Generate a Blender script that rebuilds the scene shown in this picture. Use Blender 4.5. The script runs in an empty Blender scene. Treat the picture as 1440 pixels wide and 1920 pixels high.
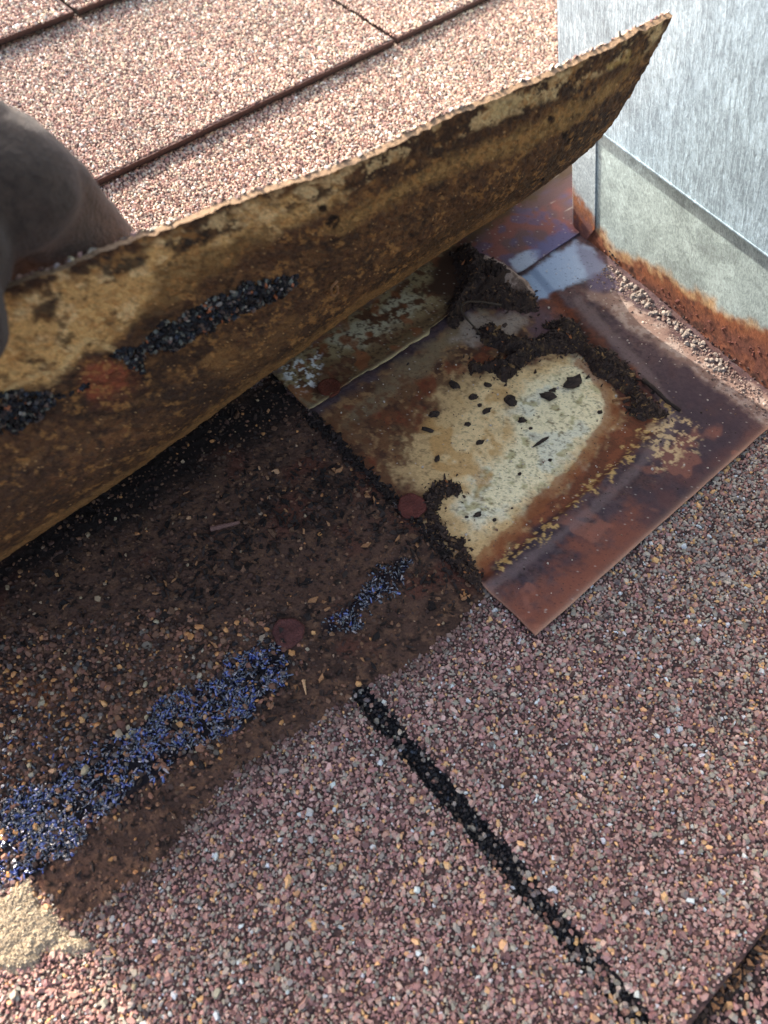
import bpy, math, random
import numpy as np
from mathutils import Matrix, Vector, Euler

# ------------------------------------------------------------------ frame of the roof
# roof coordinates in millimetres: u runs along the courses, v runs down the slope,
# w stands up from the shingles.  Origin = foot of the metal casing's corner.
SLOPE = math.radians(18.0)
TILT = Matrix.Rotation(SLOPE, 4, 'X')
R = np.array([[0.7593870891369918, 0.6505566503961353, -0.010358256475488214],
              [-0.5645576192700092, 0.6667482018712356, 0.48654036772433795],
              [0.3234284207920365, -0.36362464097818703, 0.8735966901822325]])
FPX = 1385.61
CAM = np.array([-292.887, 177.837, 275.183])
sc = bpy.context.scene
col = sc.collection

def loc3(p):
    """roof (u,v,w) mm -> roof local metres"""
    p = np.asarray(p, float)
    return np.stack([p[..., 0], -p[..., 1], p[..., 2]], -1) * 0.001

def project(p):
    d = np.asarray(p, float) - CAM
    c = np.stack([d[..., 0], d[..., 1], -d[..., 2]], -1) @ R.T
    return 720 + FPX * c[..., 0] / c[..., 2], 960 + FPX * c[..., 1] / c[..., 2]

def at(x, y, w=0.0):
    """the roof point (at height w) seen at a place in the photograph"""
    d = R.T @ np.array([(x - 720) / FPX, (y - 960) / FPX, 1.0])
    t = (CAM[2] - w) / d[2]
    return np.array([CAM[0] + d[0] * t, CAM[1] + d[1] * t, w])

# ------------------------------------------------------------------ camera
cd = bpy.data.cameras.new('camera'); cam = bpy.data.objects.new('camera', cd); col.objects.link(cam)
rx = Vector((R[0, 0], -R[0, 1], -R[0, 2])); dn = Vector((R[1, 0], -R[1, 1], -R[1, 2])); fw = Vector((R[2, 0], -R[2, 1], -R[2, 2]))
up = -dn; bk = -fw
M = Matrix(((rx.x, up.x, bk.x), (rx.y, up.y, bk.y), (rx.z, up.z, bk.z))).to_4x4()
M.translation = Vector(loc3(CAM))
cam.matrix_world = TILT @ M
cd.sensor_fit = 'HORIZONTAL'; cd.sensor_width = 36.0; cd.lens = FPX / 1440 * 36.0
cd.clip_start = 0.01; cd.clip_end = 200.0
cd.dof.use_dof = True; cd.dof.focus_distance = 0.315; cd.dof.aperture_fstop = 15.0
sc.camera = cam

# ------------------------------------------------------------------ light
SUN_EL = math.radians(25.0)
sl = Vector((-0.13, 1.0, 0)).normalized() * math.cos(SUN_EL); sl.z = math.sin(SUN_EL)
sw = (TILT.to_3x3() @ sl).normalized()
sd = bpy.data.lights.new('sun', 'SUN'); sd.energy = 3.4; sd.angle = math.radians(0.5); sd.color = (1.0, 0.95, 0.86)
sun = bpy.data.objects.new('sun', sd); col.objects.link(sun)
sun.rotation_euler = sw.to_track_quat('Z', 'Y').to_euler()
world = bpy.data.worlds.new('World'); sc.world = world; world.use_nodes = True
nt = world.node_tree; nt.nodes.clear()
sky = nt.nodes.new('ShaderNodeTexSky'); sky.sky_type = 'NISHITA'; sky.sun_disc = False
sky.sun_elevation = math.asin(sw.z); sky.sun_rotation = math.atan2(sw.x, sw.y)
sky.dust_density = 6.0; sky.ozone_density = 0.3; sky.air_density = 0.8
bg = nt.nodes.new('ShaderNodeBackground'); bg.inputs[1].default_value = 0.15
wo = nt.nodes.new('ShaderNodeOutputWorld')
nt.links.new(sky.outputs[0], bg.inputs[0]); nt.links.new(bg.outputs[0], wo.inputs[0])
vs = sc.view_settings
vs.view_transform = 'Standard'; vs.look = 'None'; vs.gamma = 1.0; vs.use_curve_mapping = False; vs.exposure = 1.9

# ------------------------------------------------------------------ numpy tools
def hsh(ix, iy, seed):
    n = (ix.astype(np.int64) * 374761393 + iy.astype(np.int64) * 668265263 + seed * 1442695041) & 0xffffffff
    n = ((n ^ (n >> 13)) * 1274126177) & 0xffffffff
    return ((n ^ (n >> 16)) & 0xffffff) / float(0xffffff)

def vn(x, y, seed=0):
    ix = np.floor(x); iy = np.floor(y); fx = x - ix; fy = y - iy
    fx = fx * fx * (3 - 2 * fx); fy = fy * fy * (3 - 2 * fy)
    a = hsh(ix, iy, seed); b = hsh(ix + 1, iy, seed); c = hsh(ix, iy + 1, seed); d = hsh(ix + 1, iy + 1, seed)
    return (a * (1 - fx) + b * fx) * (1 - fy) + (c * (1 - fx) + d * fx) * fy

def fbm(x, y, scale=1.0, o=4, seed=0, gain=0.5):
    """0..1 noise, first octave is `scale` mm wide"""
    s = 0; a = 1; t = 0; x = x / scale; y = y / scale
    for i in range(o):
        s = s + a * vn(x * 0.8 - y * 0.6 + 17 * i, x * 0.6 + y * 0.8 + 5 * i, seed * 31 + i); t += a; a *= gain
        x = x * 2.03; y = y * 2.03
    return s / t

def ss(x, a, b):
    t = np.clip((x - a) / (b - a), 0, 1)
    return t * t * (3 - 2 * t)

def sdpoly(px, py, poly):
    """signed distance, positive inside"""
    poly = np.asarray(poly, float); n = len(poly)
    d = np.full(px.shape, 1e18); ins = np.zeros(px.shape, bool)
    for i in range(n):
        a = poly[i]; b = poly[(i + 1) % n]; e = b - a
        wx = px - a[0]; wy = py - a[1]
        t = np.clip((wx * e[0] + wy * e[1]) / (e @ e + 1e-9), 0, 1)
        d = np.minimum(d, (wx - e[0] * t) ** 2 + (wy - e[1] * t) ** 2)
        c = ((a[1] <= py) & (b[1] > py)) | ((b[1] <= py) & (a[1] > py))
        den = e[1] if abs(e[1]) > 1e-9 else 1e-9
        ins ^= c & (px < a[0] + (py - a[1]) / den * e[0])
    d = np.sqrt(d)
    return np.where(ins, d, -d)

def sdline(px, py, pts):
    pts = np.asarray(pts, float); d = np.full(px.shape, 1e18)
    for a, b in zip(pts[:-1], pts[1:]):
        e = b - a; wx = px - a[0]; wy = py - a[1]
        t = np.clip((wx * e[0] + wy * e[1]) / (e @ e + 1e-9), 0, 1)
        d = np.minimum(d, (wx - e[0] * t) ** 2 + (wy - e[1] * t) ** 2)
    return np.sqrt(d)

def lin(c):
    c = np.asarray(c, float) / 255.0
    return np.where(c <= 0.04045, c / 12.92, ((c + 0.055) / 1.055) ** 2.4)

class Paint:
    """colours the vertices of a surface: stains, rust and dirt that belong to it, plus some painted light and shade"""
    def __init__(s, X, a, b, base):
        s.a, s.b = a, b; s.px, s.py = project(X)
        s.c = np.tile(lin(base), (len(a), 1)); s.met = np.zeros(len(a)); s.h = np.zeros(len(a))
    def n(s, scale, seed, o=4, gain=0.5): return fbm(s.a, s.b, scale, o, seed, gain)
    def lay(s, m, c, met=None):
        m = np.clip(m, 0, 1)
        s.c = s.c * (1 - m[:, None]) + lin(c) * m[:, None]
        if met is not None: s.met = s.met * (1 - m) + met * m
        return m
    def poly(s, P, soft=4, amp=12, scale=6, seed=1, o=4, gain=0.6):
        sd = sdpoly(s.px, s.py, P)
        m = np.zeros(len(s.a)); near = sd > -(amp + soft + 2)
        if near.any():
            q = sd[near] + (fbm(s.a[near], s.b[near], scale, o, seed, gain) - 0.5) * 2 * amp
            m[near] = ss(q, -soft, soft)
        return m
    def dots(s, dens, seed):
        q = np.random.RandomState(seed).uniform(0, 1, len(s.a)); return (q < dens).astype(float)
    def line(s, P, w, amp=6, scale=4, seed=1, soft=3):
        d = sdline(s.px, s.py, P)
        return ss(w - d + (s.n(scale, seed) - 0.5) * 2 * amp, -soft, soft)
    def spk(s, scale, seed, lo, hi, o=3):
        return ss(s.n(scale, seed, o, 0.6), lo, hi)

# ------------------------------------------------------------------ materials
def mat(name, base=(0.5, 0.5, 0.5), rough=0.8, attr=None, spec=0.3, metal=0.0, metattr=False,
        bump=(), var=None, coat=0.0, ior=1.45, sheen=0.0):
    m = bpy.data.materials.new(name); m.use_nodes = True; t = m.node_tree; N = t.nodes; L = t.links
    b = N['Principled BSDF']; b.inputs['Roughness'].default_value = rough
    b.inputs['Specular IOR Level'].default_value = spec; b.inputs['Metallic'].default_value = metal
    b.inputs['IOR'].default_value = ior; b.inputs['Coat Weight'].default_value = coat; b.inputs['Sheen Weight'].default_value = sheen
    b.inputs['Base Color'].default_value = (*base, 1)
    tc = N.new('ShaderNodeTexCoord'); csock = None
    if attr:
        a = N.new('ShaderNodeAttribute'); a.attribute_name = attr; csock = a.outputs['Color']
    if var:
        sc_, lo, hi = var
        nz = N.new('ShaderNodeTexNoise'); nz.inputs['Scale'].default_value = sc_; nz.inputs['Detail'].default_value = 6
        nz.inputs['Roughness'].default_value = 0.65
        L.new(tc.outputs['Object'], nz.inputs['Vector'])
        mr = N.new('ShaderNodeMapRange'); mr.inputs[1].default_value = 0.3; mr.inputs[2].default_value = 0.7
        mr.inputs[3].default_value = lo; mr.inputs[4].default_value = hi
        L.new(nz.outputs[0], mr.inputs[0])
        mx = N.new('ShaderNodeMix'); mx.data_type = 'RGBA'; mx.blend_type = 'MULTIPLY'; mx.inputs[0].default_value = 1
        if csock: L.new(csock, mx.inputs[6])
        else: mx.inputs[6].default_value = (*base, 1)
        L.new(mr.outputs[0], mx.inputs[7]); csock = mx.outputs[2]
        rr = N.new('ShaderNodeMapRange'); rr.inputs[1].default_value = 0.3; rr.inputs[2].default_value = 0.7
        rr.inputs[3].default_value = max(0.05, rough - 0.12); rr.inputs[4].default_value = min(1, rough + 0.12)
        L.new(nz.outputs[0], rr.inputs[0]); L.new(rr.outputs[0], b.inputs['Roughness'])
    if csock: L.new(csock, b.inputs['Base Color'])
    if metattr:
        a2 = N.new('ShaderNodeAttribute'); a2.attribute_name = 'met'; L.new(a2.outputs['Fac'], b.inputs['Metallic'])
    prev = None
    for (s_, dist, strength) in bump:
        nz = N.new('ShaderNodeTexNoise'); nz.inputs['Scale'].default_value = s_; nz.inputs['Detail'].default_value = 4
        L.new(tc.outputs['Object'], nz.inputs['Vector'])
        bp = N.new('ShaderNodeBump'); bp.inputs['Distance'].default_value = dist; bp.inputs['Strength'].default_value = strength
        L.new(nz.outputs[0], bp.inputs['Height'])
        if prev: L.new(prev, bp.inputs['Normal'])
        prev = bp.outputs[0]
    if prev: L.new(prev, b.inputs['Normal'])
    return m

M_GRAN = mat('stone_granules', attr='col', rough=0.75, spec=0.35, var=(2500, 0.75, 1.2))
M_BASE = mat('asphalt_sheet', attr='col', rough=0.85, spec=0.2, var=(1500, 0.6, 1.3), bump=((900, 0.0008, 0.6),))
M_PLATE = mat('rusty_zinc_sheet', attr='col', rough=0.74, spec=0.22, metattr=True, var=(1800, 0.8, 1.18), bump=((1600, 0.0002, 0.55), (300, 0.0003, 0.3)))
M_FLAP = mat('shingle_underside', attr='col', rough=0.8, spec=0.25, var=(1400, 0.72, 1.25), bump=((1300, 0.0005, 0.7), (280, 0.0008, 0.35)))
M_MUD = mat('damp_soil', attr='col', rough=0.72, spec=0.35, var=(1800, 0.55, 1.4), bump=((2200, 0.0005, 0.8),))
M_SCAB = mat('gritty_asphalt', attr='col', rough=0.5, spec=0.35, var=(1500, 0.6, 1.3), bump=((1500, 0.0004, 0.5),))
M_TAR = mat('black_asphalt', attr='col', rough=0.22, spec=1.0, ior=1.7, var=(1500, 0.6, 1.3), bump=((1500, 0.0004, 0.5),))
M_BLACK = mat('matt_black_asphalt', base=(0.012, 0.012, 0.013), rough=0.55, spec=0.5, var=(1500, 0.6, 1.3), bump=((1500, 0.0004, 0.5),))
M_NAIL = mat('rusted_nail', attr='col', rough=0.75, spec=0.3, var=(1500, 0.55, 1.3), bump=((900, 0.0009, 1.0),))
M_DECK = mat('plain_roofing_felt', base=(0.16, 0.10, 0.085), rough=0.9, var=(700, 0.5, 1.4), bump=((700, 0.001, 0.8),))
M_GLOVE = mat('glove_leather', attr='col', rough=0.85, spec=0.2, sheen=0.12, var=(520, 0.6, 1.3), bump=((1100, 0.0009, 0.9), (120, 0.002, 0.35)))

def galv(name, streak, tint, attr=None, flake=55.0):
    """hot-dip zinc: angular spangle, fine streaks or scratches"""
    m = bpy.data.materials.new(name); m.use_nodes = True; t = m.node_tree; N = t.nodes; L = t.links
    b = N['Principled BSDF']; b.inputs['Metallic'].default_value = 0.25; b.inputs['Roughness'].default_value = 0.5
    b.inputs['Specular IOR Level'].default_value = 0.5
    tc = N.new('ShaderNodeTexCoord')
    def noise(scale, det, rgh, sx=(1, 1, 1), rot=(0, 0, 0), dist=0.0):
        mp = N.new('ShaderNodeMapping'); mp.inputs['Scale'].default_value = sx; mp.inputs['Rotation'].default_value = rot
        L.new(tc.outputs['UV'], mp.inputs['Vector'])
        n = N.new('ShaderNodeTexNoise'); n.inputs['Scale'].default_value = scale; n.inputs['Detail'].default_value = det
        n.inputs['Roughness'].default_value = rgh; n.inputs['Distortion'].default_value = dist
        L.new(mp.outputs[0], n.inputs['Vector']); return n.outputs[0]
    def rng(s, a, b_, c, d):
        r = N.new('ShaderNodeMapRange'); r.inputs[1].default_value = a; r.inputs[2].default_value = b_
        r.inputs[3].default_value = c; r.inputs[4].default_value = d; L.new(s, r.inputs[0]); return r.outputs[0]
    def mul(a, c):
        x = N.new('ShaderNodeMath'); x.operation = 'MULTIPLY'; L.new(a, x.inputs[0]); L.new(c, x.inputs[1]); return x.outputs[0]
    # spangle cells, warped by noise
    wn = N.new('ShaderNodeTexNoise'); wn.inputs['Scale'].default_value = 90; wn.inputs['Detail'].default_value = 3
    L.new(tc.outputs['UV'], wn.inputs['Vector'])
    va = N.new('ShaderNodeVectorMath'); va.operation = 'SCALE'; va.inputs['Scale'].default_value = 0.022
    L.new(wn.outputs['Color'], va.inputs[0])
    vb = N.new('ShaderNodeVectorMath'); vb.operation = 'ADD'; L.new(tc.outputs['UV'], vb.inputs[0]); L.new(va.outputs[0], vb.inputs[1])
    vo = N.new('ShaderNodeTexVoronoi'); vo.inputs['Scale'].default_value = flake; L.new(vb.outputs[0], vo.inputs['Vector'])
    sp = N.new('ShaderNodeSeparateColor'); L.new(vo.outputs['Color'], sp.inputs[0])
    cell = rng(sp.outputs[0], 0, 1, 0.88 if streak else 0.80, 1.06 if streak else 1.12)
    if streak:
        s1 = rng(noise(170, 5, 0.7, (3.8, 0.5, 1), (0, 0, 0), 0.8), 0.38, 0.60, 0.66, 1.08)
        s2 = rng(noise(520, 4, 0.7, (1.5, 0.9, 1), (0, 0, 0.1), 1.0), 0.35, 0.65, 0.66, 1.12)
    else:
        s1 = rng(noise(300, 6, 0.8, (1, 0.8, 1), (0, 0, 0.6), 2.2), 0.38, 0.62, 0.66, 1.12)
        s2 = rng(noise(900, 4, 0.7, (2.6, 0.5, 1), (0, 0, 0.9), .6), 0.36, 0.6, 0.70, 1.08)
    s3 = rng(noise(60, 5, 0.7, (1, .7, 1), (0, 0, 0), 1.5), 0.35, 0.65, 0.76, 1.12)
    f = mul(mul(cell, s1), mul(s2, s3))
    mx = N.new('ShaderNodeMix'); mx.data_type = 'RGBA'; mx.blend_type = 'MULTIPLY'; mx.inputs[0].default_value = 1
    if attr:
        a = N.new('ShaderNodeAttribute'); a.attribute_name = attr; L.new(a.outputs['Color'], mx.inputs[6])
        a2 = N.new('ShaderNodeAttribute'); a2.attribute_name = 'met'; L.new(a2.outputs['Fac'], b.inputs['Metallic'])
    else: mx.inputs[6].default_value = (*tint, 1)
    L.new(f, mx.inputs[7]); L.new(mx.outputs[2], b.inputs['Base Color'])
    L.new(rng(f, 0.5, 1.2, 0.62, 0.42), b.inputs['Roughness'])
    bp = N.new('ShaderNodeBump'); bp.inputs['Distance'].default_value = 0.0003; bp.inputs['Strength'].default_value = 0.5 if streak else 0.3
    L.new(f, bp.inputs['Height']); L.new(bp.outputs[0], b.inputs['Normal'])
    return m
M_CLAD = galv('galvanised_cladding', True, (0.45, 0.56, 0.61))
M_FLANGE = galv('galvanised_flange', False, (0.6, 0.62, 0.58), attr='col', flake=70)

# ------------------------------------------------------------------ objects
def link(name, me, m, parent, base):
    o = bpy.data.objects.new(name, me); col.objects.link(o)
    if m: me.materials.append(m)
    if parent is None:
        o.matrix_world = TILT @ Matrix.Translation(Vector(loc3(base)))
        o['base'] = [float(x) for x in base]
    else:
        o.parent = parent
    return o

def rootbase(p):
    while p.parent: p = p.parent
    return list(p['base'])

def mk(name, V, faces, m, parent=None, base=None, vcol=None, fcol=None, met=None, smooth=False, uv=None):
    """V (n,3) roof mm; faces = (loop vertex index array, face size array)"""
    V = np.asarray(V, float)
    if parent is not None: base = rootbase(parent)
    elif base is None: base = [V[:, 0].mean(), V[:, 1].mean(), V[:, 2].min()]
    me = bpy.data.meshes.new(name)
    loops, sizes = faces
    # the roof frame is mirrored against the local one only by a sign on v: keep winding as given for local space
    co = loc3(V) - loc3(np.array(base))
    me.vertices.add(len(V)); me.vertices.foreach_set('co', co.astype(np.float32).ravel())
    me.loops.add(len(loops)); me.loops.foreach_set('vertex_index', np.asarray(loops, np.int32))
    me.polygons.add(len(sizes))
    me.polygons.foreach_set('loop_start', np.concatenate([[0], np.cumsum(sizes)[:-1]]).astype(np.int32))
    me.polygons.foreach_set('use_smooth', np.full(len(sizes), smooth, bool))
    if vcol is not None:
        a = me.attributes.new('col', 'FLOAT_COLOR', 'POINT')
        a.data.foreach_set('color', np.hstack([np.clip(vcol, 0, 1), np.ones((len(V), 1))]).astype(np.float32).ravel())
    if fcol is not None:
        a = me.attributes.new('col', 'FLOAT_COLOR', 'FACE')
        a.data.foreach_set('color', np.hstack([np.clip(fcol, 0, 1), np.ones((len(sizes), 1))]).astype(np.float32).ravel())
    if met is not None:
        a = me.attributes.new('met', 'FLOAT', 'POINT'); a.data.foreach_set('value', met.astype(np.float32))
    if uv is not None:
        u = me.uv_layers.new(name='UVMap'); u.data.foreach_set('uv', (uv[np.asarray(loops)] * 0.001).astype(np.float32).ravel())
    me.update(calc_edges=True); me.validate()
    return link(name, me, m, parent, base)

def tag(o, label, cat, group=None):
    o['label'] = label; o['category'] = cat
    if group: o['group'] = group
    return o
def stuff(o, label=None, cat=None):
    o['kind'] = 'stuff'
    if label: o['label'] = label
    if cat: o['category'] = cat
    return o
def empty(name, base):
    o = bpy.data.objects.new(name, None); col.objects.link(o); o.empty_display_size = 0.01
    o.matrix_world = TILT @ Matrix.Translation(Vector(loc3(base))); o['base'] = [float(x) for x in base]
    return o

def gridfaces(nu, nv, keep=None, flip=False):
    i, j = np.meshgrid(np.arange(nu - 1), np.arange(nv - 1), indexing='ij')
    a = (i * nv + j).ravel()
    q = np.stack([a, a + 1, a + nv + 1, a + nv], -1)      # +w up (v is mirrored in local space)
    q = q[:, [0, 1, 2, 3]] if not flip else q[:, ::-1]
    if keep is not None: q = q[keep]
    return q.ravel(), np.full(len(q), 4)

def compact(V, faces, *arrs):
    loops, sizes = faces
    used = np.unique(loops); mp = -np.ones(len(V), int); mp[used] = np.arange(len(used))
    return (V[used], (mp[loops], sizes)) + tuple(None if a is None else a[used] for a in arrs)

def slab(us, vs_, hf, thick):
    """closed sheet over a (possibly uneven) grid, top given by hf(U,V); returns V, faces, n_top"""
    nu, nv = len(us), len(vs_)
    U, Vv = np.meshgrid(us, vs_, indexing='ij'); U = U.ravel(); Vv = Vv.ravel()
    T = np.stack([U, Vv, hf(U, Vv)], -1)
    lo, sz = gridfaces(nu, nv)
    idx = np.arange(nu * nv).reshape(nu, nv)
    ring = np.concatenate([idx[:, 0], idx[-1, 1:], idx[-2::-1, -1], idx[0, -2:0:-1]])
    B = T[ring].copy(); B[:, 2] -= thick
    nb = len(ring); b0 = len(T); k = np.arange(nb); k2 = (k + 1) % nb
    side = np.stack([ring[k], ring[k2], b0 + k2, b0 + k], -1)
    lo = np.concatenate([lo, side.ravel()]); sz = np.concatenate([sz, np.full(nb, 4)])
    return np.vstack([T, B]), (lo, sz), len(T), ring

rs = np.random.RandomState(7)
PAL = {
 'red':   [((172, 132, 120), .24), ((148, 110, 102), .20), ((194, 158, 142), .14), ((120, 88, 82), .12), ((166, 154, 136), .13), ((138, 126, 112), .06), ((214, 166, 116), .05), ((82, 62, 56), .04), ((206, 206, 200), .02)],
 'grey':  [((166, 154, 138), .22), ((142, 130, 118), .16), ((174, 132, 114), .18), ((142, 104, 92), .14), ((120, 108, 100), .10), ((190, 170, 150), .08), ((212, 166, 112), .05), ((70, 60, 56), .05), ((204, 208, 206), .02)],
 'pale':  [((184, 148, 130), .26), ((160, 126, 112), .20), ((200, 176, 154), .20), ((172, 162, 148), .14), ((216, 196, 168), .08), ((108, 86, 80), .08), ((236, 230, 218), .04)],  # same stone as the other shingles, lightened to carry the sunlight
 'mud':   [((84, 61, 49), .40), ((64, 47, 39), .26), ((110, 80, 60), .17), ((132, 96, 70), .09), ((190, 132, 80), .025), ((164, 138, 108), .02)],
 'mixed': [((118, 82, 64), .30), ((80, 60, 50), .24), ((146, 104, 80), .17), ((110, 98, 86), .12), ((200, 142, 88), .09), ((42, 36, 34), .05), ((178, 158, 130), .03)],
 'black': [((26, 24, 24), .55), ((42, 38, 38), .2), ((74, 64, 58), .10), ((112, 90, 76), .07), ((52, 56, 62), .05), ((150, 140, 124), .03)],
}
def pick(name, n):
    cols = np.array([lin(c) for c, _ in PAL[name]]); p = np.array([q for _, q in PAL[name]]); p = p / p.sum()
    return cols[rs.choice(len(cols), n, p=p)] * rs.uniform(0.82, 1.18, (n, 1)) * rs.uniform(0.95, 1.05, (n, 3))

def jitter(u0, u1, v0, v1, s):
    nu = int((u1 - u0) / s); nv = int((v1 - v0) / (s * 0.87))
    U, Vv = np.meshgrid(np.arange(nu), np.arange(nv), indexing='ij')
    U = u0 + (U + 0.5 * (Vv % 2)) * s; Vv = v0 + Vv * s * 0.87
    U = (U + rs.uniform(-.45, .45, U.shape) * s).ravel(); Vv = (Vv + rs.uniform(-.45, .45, Vv.shape) * s).ravel()
    return U, Vv

def granules(name, P, size, colr, m, parent, nrm=None, n=6, tilt=0.45, high=0.75, flat=0.6, elong=0.5, sink=0.25):
    """angular stone chips, one closed-topped facetted pebble each, joined in one mesh"""
    k = len(P)
    if nrm is None: nrm = np.tile([0, 0, 1.0], (k, 1))
    nz = nrm + rs.normal(0, tilt, (k, 3)); nz /= np.linalg.norm(nz, axis=1)[:, None]
    t1 = np.cross(nz, rs.normal(0, 1, (k, 3))); t1 /= np.linalg.norm(t1, axis=1)[:, None]; t2 = np.cross(nz, t1)
    el = 1 + rs.uniform(0, elong, k)
    ang = (np.arange(n)[None] + rs.uniform(-.35, .35, (k, n))) * 2 * np.pi / n
    rr = rs.uniform(.78, 1.15, (k, n)) * size[:, None]
    ca = np.cos(ang) * rr * el[:, None] ** .5; sa = np.sin(ang) * rr / el[:, None] ** .5
    top = rs.uniform(flat - .15, flat + .18, (k, n))
    off = rs.uniform(-.15, .15, (k, 2)) * size[:, None]
    def ring(cx, cy, h): return P[:, None] + t1[:, None] * cx[..., None] + t2[:, None] * cy[..., None] + nz[:, None] * h[..., None]
    hb = -sink * size[:, None] * np.ones((1, n)) ; ht = hb + high * size[:, None] * rs.uniform(.8, 1.3, (k, 1)) * np.ones((1, n))
    A = ring(ca, sa, hb); B = ring(ca * top + off[:, :1], sa * top + off[:, 1:], ht)
    V = np.concatenate([A, B], 1).reshape(-1, 3)
    a = np.arange(n); b = (a + 1) % n
    side = np.stack([a, b, b + n, a + n], -1).ravel(); cap = np.arange(n) + n
    # roof frame -> local frame mirrors v, so reverse
    pat = np.concatenate([side.reshape(n, 4)[:, ::-1].ravel(), cap[::-1]])
    loops = (np.arange(k)[:, None] * 2 * n + pat[None]).ravel()
    sizes = np.tile(np.array([4] * n + [n]), k)
    fc = np.repeat(colr, n + 1, 0) * rs.uniform(.9, 1.1, (k * (n + 1), 1))
    o = mk(name, V, (loops, sizes), m, parent, fcol=fc, base=None if parent is not None else [P[:, 0].mean(), P[:, 1].mean(), 0])
    return stuff(o)

def flakes(name, P, size, colr, m, parent=None, tilt=0.5, asp=3.0):
    """thin splinters and crumbs of rotted leaf: bent four-cornered chips with a thickness"""
    k = len(P)
    nz = np.tile([0, 0, 1.0], (k, 1)) + rs.normal(0, tilt, (k, 3)); nz /= np.linalg.norm(nz, axis=1)[:, None]
    t1 = np.cross(nz, rs.normal(0, 1, (k, 3))); t1 /= np.linalg.norm(t1, axis=1)[:, None]; t2 = np.cross(nz, t1)
    L_ = size * rs.uniform(.7, 1.3, k); W_ = L_ / rs.uniform(1.2, asp, k)
    c = np.array([[-1, -.3], [-.3, -1], [1, -.2], [.2, 1.0]])
    ring = P[:, None] + t1[:, None] * (c[None, :, :1] * (L_[:, None, None]) * rs.uniform(.7, 1.1, (k, 4, 1))) + t2[:, None] * (c[None, :, 1:] * W_[:, None, None] * rs.uniform(.7, 1.1, (k, 4, 1)))
    th = (0.18 * size)[:, None, None]
    V = np.concatenate([ring - nz[:, None] * th, ring + nz[:, None] * th * rs.uniform(.6, 1.8, (k, 4, 1))], 1).reshape(-1, 3)
    pat = np.array([[7, 6, 5, 4], [0, 1, 2, 3], [4, 5, 1, 0], [5, 6, 2, 1], [6, 7, 3, 2], [7, 4, 0, 3]]).ravel()
    loops = (np.arange(k)[:, None] * 8 + pat[None]).ravel(); sizes = np.full(k * 6, 4)
    fc = np.repeat(colr, 6, 0)
    return stuff(mk(name, V, (loops, sizes), m, parent, fcol=fc))

def spaced(a, b, s): return np.linspace(a, b, max(2, int(round((b - a) / s)) + 1))

# ------------------------------------------------------------------ places traced on the roof
MUD = [(-900, 1500), (-300, 1250), (-20, 1035), (330, 790), (520, 690), (600, 790), (760, 960), (915, 1110), (870, 1180), (790, 1235), (700, 1285), (640, 1330), (540, 1390), (420, 1480), (330, 1590), (220, 1685), (130, 1735), (60, 1650), (-40, 1640), (-600, 1900)]
GRANY = [(-600, 1500), (0, 1170), (140, 1180), (330, 1180), (470, 1190), (520, 1215), (560, 1245), (500, 1330), (300, 1470), (100, 1600), (20, 1660), (-600, 2000)]
TAR1 = [(-300, 1700), (-100, 1560), (100, 1460), (180, 1400), (300, 1330), (420, 1255), (520, 1205), (560, 1240), (530, 1290), (420, 1370), (300, 1450), (180, 1540), (90, 1620), (20, 1690), (-60, 1730), (-300, 1900)]
TAR2 = [(598, 1182), (640, 1150), (690, 1100), (745, 1050), (775, 1040), (770, 1065), (730, 1110), (690, 1145), (650, 1185), (605, 1198)]
SAND = [(-200, 1700), (10, 1670), (60, 1645), (95, 1690), (135, 1730), (175, 1770), (150, 1795), (100, 1800), (75, 1835), (20, 1825), (-200, 1850)]

KEY_U, KEY_V0, KEY_W = -248.0, 118.0, 3.8
C0, C1, C2, C3 = 262.0, 116.0, -193.0, -345.0
def key_sd(U, V):
    """distance into the cut-out of the lower course"""
    wob = (fbm(U, V, 7, 3, 91) - .5) * 2.2
    dv = np.minimum(V - KEY_V0, 0)
    return KEY_W - np.sqrt((U - KEY_U - (V - 190) * 0.004) ** 2 + dv ** 2) + wob

# ================================================================== ROOF
deckV, deckF, _, _ = slab(np.array([-1500., -430, 0, 420, 1500]), np.array([-1500., -560, 0, 420, 1500]), lambda U, V: U * 0 - 7.5, 16)
roof = mk('roof', deckV, deckF, M_DECK, base=[0, 0, 0]); roof['kind'] = 'structure'
roof['label'] = 'sloping shingle roof in a dusty red-brown granule finish'

# ---- lower course: the shingle that had been covered by the lifted one
def low_h(U, V):
    h = (fbm(U, V, 60, 2, 3) - .5) * 1.0
    k = ss(key_sd(U, V), -0.6, 1.4)
    px, py = project(np.stack([U, V, U * 0], -1))
    md = ss(sdpoly(px, py, MUD) + (fbm(U, V, 6, 4, 8) - .5) * 34, -12, 25)
    g = ss(sdpoly(px, py, GRANY), -10, 60)
    h = h + md * (0.9 + (fbm(U, V, 14, 3, 11) - .4) * 1.8 + (fbm(U, V, 1.8, 3, 12) - .5) * 1.0 - g * 0.7)
    tr = sdline(px, py, [(380, 1080), (480, 1000), (560, 950), (640, 900), (700, 920)])
    h = h + md * 1.6 * np.exp(-(tr / 45) ** 2) * fbm(U, V, 3, 4, 14)
    h = h - k * 3.0 + k * (fbm(U, V, 2.0, 3, 21) - .5) * 1.2
    return h
us = np.concatenate([spaced(-440, -175, 0.75), spaced(-172, 0, 4)])
vv = np.concatenate([spaced(-140, -62, 4), spaced(-60, 262, 0.75)])
LV, LF, nt_, ring = slab(us, vv, low_h, 3.2)
p = Paint(LV, LV[:, 0], LV[:, 1], (70, 54, 50))
p.lay(p.spk(3, 40, .45, .7), (98, 74, 68))
mm = p.poly(MUD, 8, 18, 6, 8)
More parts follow.
